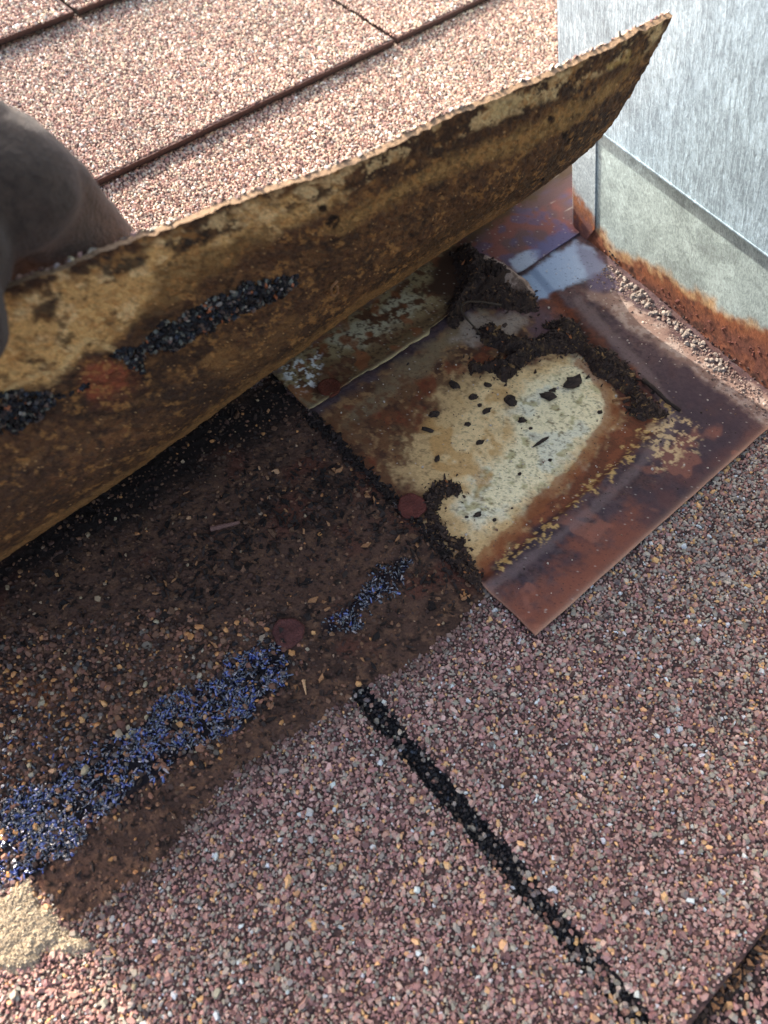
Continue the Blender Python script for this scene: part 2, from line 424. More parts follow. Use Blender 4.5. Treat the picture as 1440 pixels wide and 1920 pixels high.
p.lay(mm, (88, 64, 51)); p.lay(mm * p.spk(22, 41, .45, .62), (70, 51, 41)); p.lay(mm * p.spk(3.0, 42, .52, .66), (102, 74, 56))
p.lay(mm * p.spk(30, 43, .56, .68), (92, 58, 45)); p.lay(mm * p.spk(1.6, 44, .6, .72), (38, 29, 24))
p.lay(mm * p.poly([(-100, 1060), (0, 1040), (330, 800), (560, 690), (640, 800), (560, 780), (400, 870), (200, 1010), (0, 1110)], 30, 30, 10, 45), (40, 32, 28))  # shade beside the flap's hinge painted into the mud
p.lay(.93 * p.poly(TAR1, 6, 24, 7, 70), (20, 19, 24)); p.lay(.85 * p.poly(TAR2, 6, 20, 7, 70), (22, 20, 26))
p.lay(mm * .8 * p.poly([(-50, 1270), (60, 1270), (160, 1310), (140, 1330), (0, 1300)], 10, 18, 6, 46), (128, 80, 52))
p.lay(ss(key_sd(LV[:, 0], LV[:, 1]), -1.6, 0.3), (20, 19, 21))
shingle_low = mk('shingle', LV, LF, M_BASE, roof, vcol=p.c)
shingle_low['label'] = 'flat shingle below the flashing, with a black cut-out slot'

def place(U, V, hf): return np.stack([U, V, hf(U, V)], -1)
# clean granule field of the lower course
U, V = jitter(-430, 0, -60, 262, 1.22)
px, py = project(np.stack([U, V, U * 0], -1))
sdm = sdpoly(px, py, MUD) + (fbm(U, V, 6, 4, 8) - .5) * 36
under = (U > -182) & (V > -95) & (V < 143)
vis = (px > -160) & (px < 1600) & (py > 500) & (py < 2080)
ks = key_sd(U, V)
keep = vis & ~under & (sdm < 8) & (ks < -0.1) & (V > -60)
Uk, Vk = U[keep], V[keep]; n = len(Uk)
grey = fbm(Uk, Vk, 70, 3, 60) + ss(Uk, -260, -90) * .35 - ss(Vk, 120, 260) * .15
cg = np.where((rs.uniform(0, 1, n) < ss(grey, .42, .95))[:, None], pick('grey', n), pick('red', n))
dirt = ss(sdm[keep], -60, 5)[:, None] * .6; cg = cg * (1 - dirt) + lin((70, 52, 44)) * dirt
fl = (rs.uniform(0, 1, n) < .80 + .3 * ss(fbm(Uk, Vk, 9, 3, 61), .3, .5)); cg = cg * (.80 + .4 * fbm(Uk, Vk, 28, 4, 62, .6))[:, None]
size = np.exp(rs.normal(0, .34, n)) * .68
Pg = place(Uk, Vk, low_h); Pg[:, 2] += rs.uniform(-.1, .45, n)
granules('granules', Pg[fl], np.clip(size, .4, 1.7)[fl], cg[fl], M_GRAN, shingle_low, n=5, tilt=.3, flat=.72, high=.8, elong=.9)
# fines between them
U2, V2 = jitter(-430, 0, -60, 262, 1.9)
px2, py2 = project(np.stack([U2, V2, U2 * 0], -1))
k2 = (px2 > -100) & (px2 < 1540) & (py2 > 500) & (py2 < 2020) & ~((U2 > -182) & (V2 > -95) & (V2 < 143)) & (sdpoly(px2, py2, MUD) < 5) & (key_sd(U2, V2) < 0.5)
n = k2.sum(); P2 = place(U2[k2], V2[k2], low_h); P2[:, 2] += rs.uniform(0.1, .9, n)
granules('loose_granules', P2, rs.uniform(.3, .62, n), np.where((rs.uniform(0, 1, n) < .5)[:, None], pick('red', n), pick('grey', n)), M_GRAN, shingle_low, n=5)
# dark granules in the slot
U3, V3 = jitter(-258, -238, 114, 264, 1.35)
k3 = (key_sd(U3, V3) > -.4)
n = k3.sum(); P3 = place(U3[k3], V3[k3], low_h); P3[:, 2] += .2
cc = pick('black', n); bright = rs.uniform(0, 1, n) < .09 + ss(V3[k3], 160, 262) * .3
cc[bright] = pick('grey', bright.sum())
granules('slot_granules', P3, rs.uniform(.5, 1.05, n) * (1 + .4 * bright), cc, M_SCAB, shingle_low)
# granules showing through the mud
U4, V4 = jitter(-425, -178, -60, 120, 1.5)
px4, py4 = project(np.stack([U4, V4, U4 * 0], -1))
sm = sdpoly(px4, py4, MUD) + (fbm(U4, V4, 6, 4, 8) - .5) * 36
gr = ss(sdpoly(px4, py4, GRANY) + (fbm(U4, V4, 20, 3, 33) - .5) * 120, -40, 30)
prob = (.36 + .6 * gr) * (1 - .6 * ss(sdpoly(px4, py4, TAR1), -15, 10))
k4 = (sm > -6) & (px4 > -200) & (rs.uniform(0, 1, len(U4)) < prob)
g4 = gr[k4]; n = k4.sum(); P4 = place(U4[k4], V4[k4], low_h)
P4[:, 2] += rs.uniform(-.15, .25, n) + g4 * .25
cc = np.where((rs.uniform(0, 1, n) < g4 * .8)[:, None], pick('mixed', n), pick('mud', n))
granules('muddy_granules', P4, np.clip(np.exp(rs.normal(0, .38, n)) * .62, .3, 1.7) * (1 + .3 * g4), cc, M_GRAN, shingle_low, high=.6)
# tar: old self-seal strips, glossy and crinkled; blue sky reflection painted into some chips
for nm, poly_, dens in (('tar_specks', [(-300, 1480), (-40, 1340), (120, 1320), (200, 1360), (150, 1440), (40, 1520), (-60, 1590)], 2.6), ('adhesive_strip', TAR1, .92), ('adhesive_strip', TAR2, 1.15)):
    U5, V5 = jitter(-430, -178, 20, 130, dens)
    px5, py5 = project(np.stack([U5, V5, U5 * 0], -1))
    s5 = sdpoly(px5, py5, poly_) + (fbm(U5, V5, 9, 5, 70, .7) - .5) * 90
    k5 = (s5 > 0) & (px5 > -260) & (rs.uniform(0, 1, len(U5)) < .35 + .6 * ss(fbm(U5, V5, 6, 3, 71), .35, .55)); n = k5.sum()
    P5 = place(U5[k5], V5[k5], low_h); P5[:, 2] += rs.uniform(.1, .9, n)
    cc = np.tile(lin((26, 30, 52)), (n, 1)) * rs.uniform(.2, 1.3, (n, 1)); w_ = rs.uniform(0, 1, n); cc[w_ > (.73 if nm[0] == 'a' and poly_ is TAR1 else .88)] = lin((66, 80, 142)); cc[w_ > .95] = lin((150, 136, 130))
    granules(nm, P5, rs.uniform(.45, 1.0, n), cc, M_TAR, shingle_low, elong=3.6, tilt=.55, high=.5)['label'] = 'glossy black seal strip under the mud, blue sky glints painted in' if nm[0] == 'a' else 'thin scatter of tar specks at the left'

# ---- next course down (bottom right corner)
def nxt_h(U, V): return (fbm(U, V, 40, 2, 5) - .5) * .8 - 3.6
NV, NF, _, _ = slab(spaced(-440, 0, 5), spaced(C0 - 2, 410, 5), nxt_h, 3)
sh2 = mk('shingle', NV, NF, M_BASE, roof, vcol=np.tile(lin((48, 38, 36)), (len(NV), 1)))
sh2['label'] = 'lowest shingle, just showing in the bottom right corner'
U, V = jitter(-330, -60, C0, 345, 1.7); n = len(U)
px, py = project(np.stack([U, V, U * 0 - 3], -1)); k = (px < 1600) & (py < 2100); U, V = U[k], V[k]; n = len(U)
cc = pick('red', n); dk = np.exp(-((V - C0) / 5.0) ** 2)[:, None] * .8; cc = cc * (1 - dk) + lin((50, 38, 30)) * dk
granules('granules', place(U, V, lambda a, b: nxt_h(a, b) + .3), np.clip(np.exp(rs.normal(0, .3, n)) * .9, .5, 1.9), cc, M_GRAN, sh2)
n = 420; U = rs.uniform(-250, -150, n); V = C0 + rs.normal(1.5, 1.6, n)
flakes('edge_litter', np.stack([U, V, rs.uniform(-3, -1, n)], -1), rs.uniform(.8, 2.4, n), np.where((rs.uniform(0, 1, n) < .4)[:, None], lin((128, 92, 62)), lin((40, 30, 24))) * rs.uniform(.7, 1.2, (n, 1)), M_MUD, sh2)

# ---- the courses above
def course(u0, u1, v0, v1, w0, w1, label, spacing, pal, seed, visu=None):
    """a tab: rises from w1 at its upslope end v0 to w0 at its exposed lower edge v1"""
    wav = lambda U: (fbm(U, U * 0, 9, 3, seed) - .5) * .9
    def hf(U, V):
        t = (V - v0) / (v1 - v0)
        return w1 + (w0 - w1) * t + (fbm(U, V, 70, 2, seed) - .5) * .9
    V_, F_, nT, _ = slab(spaced(u0, u1, 3), spaced(v0, v1, 5), hf, 3.4)
    edge = ss(V_[:, 1], v1 - 6, v1); V_[:, 1] += edge * wav(V_[:, 0])
    o = mk('shingle', V_, F_, M_BASE, roof, vcol=np.vstack([np.tile(lin((84, 62, 56)), (nT, 1)), np.tile(lin((30, 24, 22)), (len(V_) - nT, 1))])); o['label'] = label
    U, V = jitter(u0, u1, v0, v1 + .5, spacing); px, py = project(np.stack([U, V, U * 0], -1))
    k = (px > -60) & (px < 1500) & (py > -60) & (py < 700)
    U, V = U[k], V[k]; n = len(U)
    if n:
        cc = pick(pal, n)
        patch = ss(fbm(U, V, 60, 3, seed + 5), .5, .72)[:, None] * .35; cc = cc * (1 - patch) + pick('red', n) * patch; cc = cc * (.78 + .4 * fbm(U, V, 75, 3, seed + 9))[:, None]
        granules('granules', place(U, V, lambda a, b: hf(a, b) + .3), np.clip(np.exp(rs.normal(0, .28, n)) * spacing * .54, .4, 1.7), cc, M_GRAN, o, n=5)
    return o
course(-430, 430, C2 - 8, -92, 4.4, 2.2, 'shingle course just behind the lifted shingle', 1.5, 'pale', 101)
course(-430, 36.6, C3 - 8, C2, 8.0, 4.6, 'wide middle shingle tab left of the upper slot', 1.5, 'pale', 102)
course(40.0, 430, C3 - 8, C2, 8.0, 4.6, 'shingle tab right of the upper slot, beside the metal casing', 1.5, 'pale', 103)
course(-430, -107.2, -500, C3, 12, 8.2, 'top left shingle tab in the corner of the photo', 1.9, 'pale', 104)
course(-104.0, 430, -500, C3, 12, 8.2, 'top shingle tab right of the small slot', 1.9, 'pale', 105)

# ================================================================== FLASHING PLATES
def crop_h(px, py): return 0
def z_in(p): return p.poly([(620, 790), (900, 600), (1100, 680), (1130, 780), (900, 1050)], 14, 20, 7, 96)
# lower step flashing plate
PU0, PU1, PV0, PV1 = -183.3, 1.5, -8.0, 144.0
SW = [(905, 1090), (960, 1045), (1050, 965), (1150, 880), (1240, 792), (1225, 745), (1150, 660), (1085, 585), (1010, 520)]
def wallu(V): return -0.0903 * V
def plate_h(U, V):
    px, py = project(np.stack([U, V, U * 0 + 2], -1))
    edge = ss(V, 118, 143) * 0.25
    h = 2.9 + (fbm(U, V, 45, 2, 77) - .5) * 1.3 + edge
    sd = sdpoly(px, py, [(905, 1090), (960, 1045), (1050, 965), (1150, 880), (1245, 792), (1225, 745), (1150, 660), (1085, 585), (1000, 500), (500, 560), (500, 800)])
    h = h - ss(sd, -5, 9) * 2.0
    h = h + np.exp(-((V - 143) / 2.0) ** 2) * .3
    return h
us = spaced(PU0, PU1, .6); vv = spaced(PV0, PV1, .6)
BV, BF, nt_, ring = slab(us, vv, plate_h, .8)
# left end a bit ragged, right edge follows the wall foot
tt = (BV[:, 0] - PU0) / (PU1 - PU0); BV[:, 0] = PU0 + tt * (wallu(BV[:, 1]) + .6 - PU0)
el = np.exp(-(BV[:, 0] - PU0) / 2.5); BV[:, 0] += el * (fbm(BV[:, 1], BV[:, 1] * 0, 12, 3, 5) - .5) * 1.1
ev = np.exp(-(PV1 - BV[:, 1]) / 2.5); BV[:, 1] += ev * (fbm(BV[:, 0], BV[:, 0] * 0, 14, 4, 6) - .5) * 1.0
p = Paint(BV, BV[:, 0], BV[:, 1], (84, 66, 66))
p.lay(p.spk(18, 1, .42, .62), (68, 54, 57)); p.lay(p.spk(9, 2, .48, .74) * .5, (94, 63, 52)); p.lay(p.spk(2.2, 92, .5, .7) * .4, (92, 76, 74)); p.lay(p.spk(1.4, 97, .52, .68) * .5, (44, 34, 34)); p.lay(p.spk(1.2, 3, .6, .75) * .5, (56, 42, 44))
p.lay(.6 * p.poly([(1250, 620), (1440, 760), (1440, 840), (1180, 1040), (1100, 1000), (1250, 860)], 40, 60, 14, 4), (70, 56, 60))
# red lower margin
p.lay(.85 * p.poly([(1003, 1215), (1230, 1000), (1190, 965), (1090, 1030), (1010, 1110), (930, 1125)], 36, 60, 9, 5, gain=.75), (130, 76, 56))
p.lay(.35 * p.poly([(1200, 1010), (1500, 740), (1400, 820), (1180, 960)], 22, 50, 12, 5), (112, 68, 54))
p.lay(.5 * p.spk(12, 6, .58, .68) * p.poly([(1003, 1210), (1460, 790), (1300, 800), (900, 1100)], 20, 30, 10, 7), (156, 98, 76))
# trough inside the old shingle line: brown rust
INNER = [(596, 790), (700, 900), (905, 1092), (1050, 968), (1245, 795), (1225, 740), (1150, 655), (1080, 585), (1010, 525), (700, 720)]
p.lay(p.poly(INNER, 9, 14, 6, 9), (92, 54, 40)); 
inn = p.poly(INNER, 9, 14, 6, 9)
p.lay(inn * p.spk(10, 10, .48, .62), (118, 66, 44)); p.lay(inn * p.spk(2, 11, .55, .7) * .7, (62, 40, 32))
p.lay(p.poly([(905, 1090), (990, 1030), (1050, 965), (1040, 950), (960, 1010), (895, 1065)], 5, 9, 5, 12), (58, 46, 50))
p.lay(.7 * p.poly([(960, 560), (1060, 590), (1090, 640), (960, 650), (900, 600)], 12, 14, 8, 13), (100, 78, 82))
TR = [(1140, 740), (1175, 750), (1225, 790), (1140, 880), (1050, 960), (960, 1030), (905, 1085), (885, 1050), (960, 1000), (1040, 930), (1100, 860)]
p.lay(.9 * p.poly(TR, 8, 12, 5, 90), (108, 62, 40)); p.lay(.6 * p.poly(TR, 8, 12, 5, 90) * p.spk(8, 91, .5, .62), (136, 76, 48))
# tan upper left zone with speckles
LEFT = [(600, 790), (700, 720), (900, 590), (1000, 600), (960, 700), (860, 760), (800, 870), (760, 950), (690, 890)]
z = p.poly(LEFT, 16, 26, 8, 14)
p.lay(z, (112, 80, 54)); p.lay(z * p.spk(6, 15, .46, .6), (78, 52, 38)); p.lay(z * p.spk(3, 16, .52, .64), (150, 112, 74)); p.lay(z * p.spk(12, 17, .56, .66) * .8, (120, 62, 38))
p.lay(.85 * p.poly([(640, 800), (700, 770), (790, 700), (930, 600), (900, 580), (740, 690)], 12, 18, 6, 18), (128, 108, 80))
p.lay(.9 * p.poly([(880, 590), (990, 590), (950, 640), (900, 650), (850, 640)], 10, 14, 6, 19), (158, 140, 122))
# cream halo then bare zinc
p.lay(p.poly([(750, 850), (800, 770), (880, 700), (960, 690), (1060, 665), (1130, 715), (1145, 780), (1080, 870), (1010, 930), (940, 1010), (895, 1040), (840, 1030), (800, 980), (765, 940)], 22, 46, 9, 20, gain=.75), (208, 170, 116), .05)
p.lay(.8 * p.poly([(840, 850), (900, 720), (1000, 700), (1080, 680), (1125, 720), (1130, 780), (1060, 870), (990, 930), (920, 990), (850, 960)], 24, 44, 9, 21, gain=.75), (240, 206, 150), .08)
zc = p.poly([(960, 760), (1010, 700), (1085, 690), (1122, 730), (1125, 785), (1080, 850), (1020, 905), (950, 965), (890, 990), (860, 950), (900, 880), (950, 830)], 26, 44, 10, 22, gain=.7)
p.lay(zc * .92, (242, 224, 178), .08); p.lay(zc * p.spk(14, 23, .52, .66) * .7, (222, 216, 190), .12); p.lay(zc * p.spk(5, 24, .6, .72) * .8, (176, 160, 110))
p.lay(zc * p.spk(1.4, 25, .66, .76) * .8, (120, 104, 70)); p.lay(.5 * p.spk(1.3, 26, .64, .75) * p.poly(INNER, 9, 4, 6, 9), (74, 50, 34))
p.lay(.7 * p.spk(9, 27, .56, .68) * p.poly([(800, 780), (950, 720), (960, 900), (850, 940), (780, 880)], 20, 20, 9, 28), (196, 146, 84))
# warm rust rim round the bare patch
p.lay(.8 * p.poly([(596, 790), (700, 740), (800, 700), (820, 760), (760, 860), (740, 940)], 20, 50, 9, 93, gain=.7) * p.spk(2.5, 94, .4, .62), (104, 66, 42)); p.lay(.28 * p.spk(1.5, 95, .58, .7) * z_in(p), (120, 84, 50))
rim = p.line([(1085, 680), (1130, 715), (1148, 775), (1090, 870), (1020, 935), (950, 1010), (905, 1050)], 11, 9, 5, 29)
p.lay(rim * .7, (140, 82, 46))
bd = p.line([(915, 1105), (1000, 1040), (1075, 985), (1165, 905), (1255, 815), (1262, 775), (1215, 705), (1140, 625), (1085, 565)], 9, 6, 5, 98, 6); p.lay(bd * .4, (128, 108, 102))  # lit line along the outer side of the bend, painted in
# ochre lichen-like flakes along the old edge and on the plateau
yl = p.line([(940, 1060), (1050, 965), (1150, 880), (1215, 810), (1255, 760)], 9, 24, 3, 30) * p.spk(1.7, 31, .52, .58) * .85
p.lay(yl, (198, 158, 96)); p.h += yl * .25
y2 = p.poly([(1215, 800), (1260, 780), (1310, 800), (1300, 840), (1240, 880), (1220, 860)], 12, 30, 4, 32) * p.spk(2.0, 33, .51, .56) * .85
p.lay(y2, (206, 172, 124)); p.h += y2 * .25
# pale zinc left near the wall corner, sky blue painted into its colour
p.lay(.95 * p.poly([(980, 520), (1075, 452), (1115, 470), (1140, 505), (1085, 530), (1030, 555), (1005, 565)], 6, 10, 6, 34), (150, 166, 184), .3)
p.lay(.6 * p.poly([(1075, 452), (1130, 480), (1160, 550), (1110, 550)], 8, 10, 6, 35), (96, 88, 108))
# pinkish dust band along the wall
dust = p.poly([(1090, 545), (1150, 545), (1250, 620), (1350, 690), (1460, 760), (1460, 820), (1330, 720), (1220, 640), (1150, 590)], 8, 12, 6, 36)
p.lay(dust * .9, (128, 104, 92)); p.lay(dust * p.spk(4, 37, .45, .65), (150, 132, 120))
p.lay(.5 * p.dots(.003, 38), (196, 184, 168)); p.lay(.5 * p.dots(.02, 39), (50, 38, 34))
p.lay(np.exp(-(143.5 - BV[:, 1]) / .9) * .7, (170, 130, 105)); p.lay(np.exp(-(BV[:, 0] - PU0) / .7) * ss(BV[:, 1], 100, 110) * .7, (150, 110, 90))
BV[:, 2] += p.h * .5
flashing = empty('step_flashing', [-90, 70, 0])
tag(flashing, 'rusty galvanised step flashing with a bare silvery patch and upturned leg against the casing', 'flashing')
d_ = np.hypot(BV[:, 0] - at(772, 950, 2)[0], BV[:, 1] - at(772, 950, 2)[1]); p.lay(ss(9.5 - d_ + (p.n(3, 99) - .5) * 5, -1.5, 2) * .7, (92, 50, 34))
mk('base_plate', BV, BF, M_PLATE, flashing, vcol=p.c, met=p.met, smooth=False)

# upper pan: lies over the step flashing along the seam
AV1 = 2.6
def pan_h(U, V):
    lip = np.exp(-((V - AV1) / 1.6) ** 2) * 1.0 * (1 - ss(U, -70, -40))
    groove = np.exp(-((V - (AV1 - 8)) / 3.0) ** 2) * .7 * (1 - ss(U, -80, -50))
    return 4.1 + (fbm(U, V, 40, 2, 88) - .5) * .8 + lip - groove - .3 * ss(U, -90, 0)
us = np.concatenate([spaced(-183.8, 4, .6), spaced(8, 200, 6)]); vv = np.concatenate([spaced(-89, -62, 4), spaced(-60, AV1, .6)])
AV, AF, nt_, ring = slab(us, vv, pan_h, .9)
rag = np.exp(-(AV1 - AV[:, 1]) / 1.5) * (1 - ss(AV[:, 0], -60, -40))
AV[:, 1] += rag * ((fbm(AV[:, 0], AV[:, 0] * 0, 10, 4, 15) - .5) * 3.2 + ss(AV[:, 0], -150, -146) * 1.2 - ss(AV[:, 0], -112, -108) * 2.5)
AV[:, 1] = np.where(AV[:, 0] > 0, np.minimum(AV[:, 1], -.6), AV[:, 1])
AV[:, 2] += np.where(AV[:, 0] > 0, 0, 0)
p = Paint(AV, AV[:, 0], AV[:, 1], (108, 80, 74))
p.lay(p.spk(14, 1, .45, .62), (132, 82, 70)); p.lay(p.spk(8, 2, .5, .66) * .7, (96, 84, 104))
LZ = [(480, 720), (700, 560), (850, 455), (860, 560), (900, 570), (740, 700), (590, 790)]
z = p.poly(LZ, 10, 14, 6, 3)
p.lay(z, (150, 128, 90)); p.lay(z * p.poly([(620, 640), (760, 540), (800, 560), (760, 600), (660, 660)], 12, 20, 7, 4), (186, 172, 138), .1)
p.lay(z * p.poly([(570, 740), (600, 680), (700, 640), (830, 560), (860, 590), (720, 690), (660, 720), (600, 700)], 12, 18, 6, 5) * .85, (104, 78, 50))
p.lay(z * p.spk(4, 6, .52, .64), (96, 64, 42)); p.lay(z * p.spk(1.6, 7, .58, .68) * .8, (70, 48, 34)); p.lay(z * p.spk(7, 8, .57, .68) * .8, (132, 78, 46))
p.lay(z * p.poly([(520, 690), (600, 660), (600, 740), (560, 730)], 8, 16, 4, 9) * p.spk(1.6, 10, .55, .6), (226, 222, 210))
p.lay(z * .8 * p.poly([(560, 745), (590, 778), (700, 710), (690, 690), (640, 730), (600, 760)], 5, 6, 5, 11), (140, 134, 104), .1)
p.lay(p.poly([(800, 540), (830, 470), (890, 440), (900, 560), (850, 580)], 14, 18, 6, 12), (70, 48, 34))
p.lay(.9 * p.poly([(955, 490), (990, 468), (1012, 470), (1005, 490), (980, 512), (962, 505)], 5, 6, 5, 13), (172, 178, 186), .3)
p.lay(.7 * p.poly([(1000, 470), (1060, 420), (1080, 440), (1075, 452), (1010, 490)], 10, 16, 6, 14), (92, 96, 130), .1)  # blue of the sky-lit shade by the corner painted in
p.lay(p.poly([(1100, 290), (1075, 330), (1000, 370), (930, 420), (880, 450), (880, 400), (1000, 310)], 8, 12, 5, 15) * .85, (92, 70, 44))
p.lay(p.dots(.008, 16) * .6, (196, 180, 160)); p.lay(p.dots(.02, 17) * .5, (50, 38, 34))
p.lay(np.exp(-(AV1 + .8 - AV[:, 1]) / 1.1) * (1 - ss(AV[:, 0], -70, -50)) * .7, (200, 176, 130))
pan = empty('pan_flashing', [-90, -60, 0])
tag(pan, 'stained upper flashing sheet running under the lifted shingle, its ragged lip over the lower plate', 'flashing')
d_ = np.hypot(AV[:, 0] - at(618, 728, 3)[0], AV[:, 1] - at(618, 728, 3)[1]); p.lay(ss(8.5 - d_ + (p.n(3, 99) - .5) * 5, -1.5, 2) * .6, (78, 44, 30))
mk('base_plate', AV, AF, M_PLATE, pan, vcol=p.c, met=p.met)

# ================================================================== METAL CASING AND ITS FLANGES
GRV = np.array([0, -math.sin(SLOPE), math.cos(SLOPE)]); WD = np.array([-.09, .996, 0]); WN = np.cross(WD, GRV); WN /= np.linalg.norm(WN)
if WN[0] > 0: WN = -WN             # WN points out of the casing, towards the camera side
def wall(a, hgt, out): return np.asarray(a)[..., None] * WD + np.asarray(hgt)[..., None] * GRV + np.asarray(out)[..., None] * WN
# vertical leg of the step flashing: zinc above, rust at its foot
al = spaced(1.5, 300, .75); hl = np.concatenate([spaced(-1.5, 42, .6), spaced(44, 70, 2)])
Ag, Hg = np.meshgrid(al, hl, indexing='ij'); Ag = Ag.ravel(); Hg = Hg.ravel()
XW = wall(Ag, Hg, Ag * 0)
p = Paint(XW, Ag + 900, Hg, (184, 198, 192)); p.met += .2
RT = [(1105, 425), (1125, 432), (1150, 470), (1200, 490), (1240, 510), (1290, 545), (1330, 565), (1370, 592), (1400, 605), (1450, 622), (1900, 900), (2400, 1400), (1300, 1400), (1440, 760), (1140, 530), (1060, 440)]
sdr = sdpoly(p.px, p.py, RT)
halo = ss(sdr + (p.n(5, 50) - .5) * 30, -14, 6); p.lay(halo * .8, (200, 146, 78), .05)
r1 = ss(sdr + (p.n(4, 51) - .5) * 30, -2, 12); p.lay(r1, (146, 88, 56), 0)
p.lay(r1 * ss(sdr, 10, 40), (116, 72, 58)); p.lay(r1 * p.spk(8, 52, .48, .62) * .7, (132, 80, 56)); p.lay(r1 * p.spk(2, 53, .56, .68) * .8, (84, 46, 38))
footd = ss(9 - Hg + (p.n(6, 54) - .5) * 10, -2, 5) * ss(Ag, 25, 45); p.lay(footd * p.spk(3, 55, .4, .6) * .9, (62, 42, 36))
out = r1 * (p.n(2.4, 56, 3) - .35) * .08 + footd * np.maximum(p.n(3.0, 57, 3) - .45, 0) * 1.0 + r1 * np.maximum(p.n(3.2, 58, 2) - .76, 0) * 2.5
XW = wall(Ag, Hg, 0.1 + out + np.exp(-np.maximum(Hg + 1.5, 0) / 1.6) * 2.2)
n0 = len(XW); lo, sz = gridfaces(len(al), len(hl), flip=True)
Xb = XW - WN * 1.0                                            # back skin so the sheet has thickness
lo2, sz2 = gridfaces(len(al), len(hl), flip=False)
mk('vertical_leg', np.vstack([XW]), (lo, sz), M_FLANGE, flashing, vcol=p.c, met=p.met, smooth=True, uv=np.stack([Ag, Hg], -1))

def prism(prof, o0, o1, ahm, name, m, parent, vc=None, uvs=1):
    """a flat sheet outline (a,h) between two distances from the wall plane"""
    prof = np.array(prof, float); n = len(prof)
    F = wall(prof[:, 0], prof[:, 1], np.full(n, o1)); Bk = wall(prof[:, 0], prof[:, 1], np.full(n, o0))
    k = np.arange(n); k2 = (k + 1) % n
    side = np.stack([k, k2, k2 + n, k + n], -1)
    lo = np.concatenate([k[::-1], (k + n), side.ravel()]); sz = np.array([n, n] + [4] * n)
    c = np.tile(lin(vc), (2 * n, 1)) if vc is not None else None
    return mk(name, np.vstack([F, Bk]), (lo, sz), m, parent, vcol=c, met=np.full(2 * n, .2), uv=np.tile(prof, (2, 1)))

# corner tab of the pan, wrapped on to this face
ta = spaced(-1.6, 15.2, .5); th_ = spaced(-2, 72, .5)
Ag, Hg = np.meshgrid(ta, th_, indexing='ij'); Ag = Ag.ravel(); Hg = Hg.ravel()
botm = np.where(Ag < 6.2, 5.6 - (Ag + 1.6) * .95, -1.9 + (Ag - 6.2) * 1.62)
Hc = np.maximum(Hg, botm)
XT = wall(Ag, Hc, .9 + .5 * np.exp(-((Ag + 1.6) / .7) ** 2) * 0)
cell = (np.maximum(Hg, botm).reshape(len(ta), len(th_)))
keep = ~((cell[:-1, :-1] == cell[:-1, 1:]) & (cell[1:, :-1] == cell[1:, 1:])).ravel()
p = Paint(XT, Ag + 50, Hg, (186, 198, 200)); p.met += .2
q = ss(26 - Hg - Ag * .55 + (p.n(7, 60) - .5) * 16, -2, 5); p.lay(q, (158, 104, 72), 0); q2 = ss(16 - Hg + (p.n(5, 61) - .5) * 9, -2, 4)
p.lay(q2, (124, 84, 76), 0); p.lay(np.maximum(q, q2) * p.spk(2, 62, .55, .68) * .8, (170, 100, 60)); p.lay(ss(.8 - np.abs(Ag + 1.6), 0, .5) * .5, (214, 214, 206))
lo, sz = gridfaces(len(ta), len(th_), keep, flip=True)
X2 = np.vstack([XT, XT - WN * .75])
lo2, sz2 = gridfaces(len(ta), len(th_), keep, flip=False)
# rim joining front and back along the left, right and bottom borders
nv_ = len(th_); nu_ = len(ta); b0 = len(XT)
first = [int(np.argmax(cell[i] > botm.reshape(nu_, nv_)[i][0] + 1e-6)) - 1 for i in range(nu_)]
rim_ = []
path = [i * nv_ + max(first[i], 0) for i in range(nu_)]
bord = [0 * nv_ + j for j in range(nv_ - 1, max(first[0], 0), -1)] + path + [(nu_ - 1) * nv_ + j for j in range(max(first[-1], 0) + 1, nv_)]
for a_, b_ in zip(bord[:-1], bord[1:]): rim_ += [a_, b_, b_ + b0, a_ + b0]
lo_all = np.concatenate([lo, lo2 + b0, np.array(rim_)]); sz_all = np.concatenate([sz, sz2, np.full(len(rim_) // 4, 4)])
V_, F_, c_, m_, uv_ = compact(X2, (lo_all, sz_all), np.vstack([p.c, p.c]), np.concatenate([p.met, p.met]), np.tile(np.stack([Ag, Hg], -1), (2, 1)))
mk('corner_tab', V_, F_, M_FLANGE, pan, vcol=c_, met=m_, uv=uv_)

# the casing itself
casing = empty('metal_casing', [20, 130, 0])
tag(casing, 'tall galvanised sheet metal casing with vertical streaks at the right of the roof', 'casing')
HB = 64.5
prism([(-8.0, HB), (520, HB), (520, 620), (-8.0, 620)], 1.6, 3.2, 0, 'side_panel', M_CLAD, casing)
# upslope face and inner body behind the panels
def boxw(a0, a1, h0, h1, o0, o1, name, m, parent, c=None):
    A_ = np.array([(a, hh, oo) for a in (a0, a1) for hh in (h0, h1) for oo in (o0, o1)], float)
    V_ = wall(A_[:, 0], A_[:, 1], A_[:, 2])
    f = np.array([[0, 1, 3, 2], [4, 6, 7, 5], [0, 4, 5, 1], [2, 3, 7, 6], [0, 2, 6, 4], [1, 5, 7, 3]])[:, ::-1]
    return mk(name, V_, (f.ravel(), np.full(6, 4)), m, parent, vcol=None if c is None else np.tile(lin(c), (8, 1)), met=np.full(8, .2), uv=A_[:, :2])
boxw(-8.0, -6.6, HB, 620, -330, 1.55, 'upslope_panel', M_CLAD, casing)
boxw(-.4, 519, -12, 600, -328, -1.3, 'core', M_CLAD, casing)
# folded drip hem along the lower edge of the side panel
prism([(-7.9, HB + .1), (519, HB + .1), (519, HB + .8), (-7.9, HB + .8)], 3.2, 3.65, 0, 'hem', M_CLAD, casing)

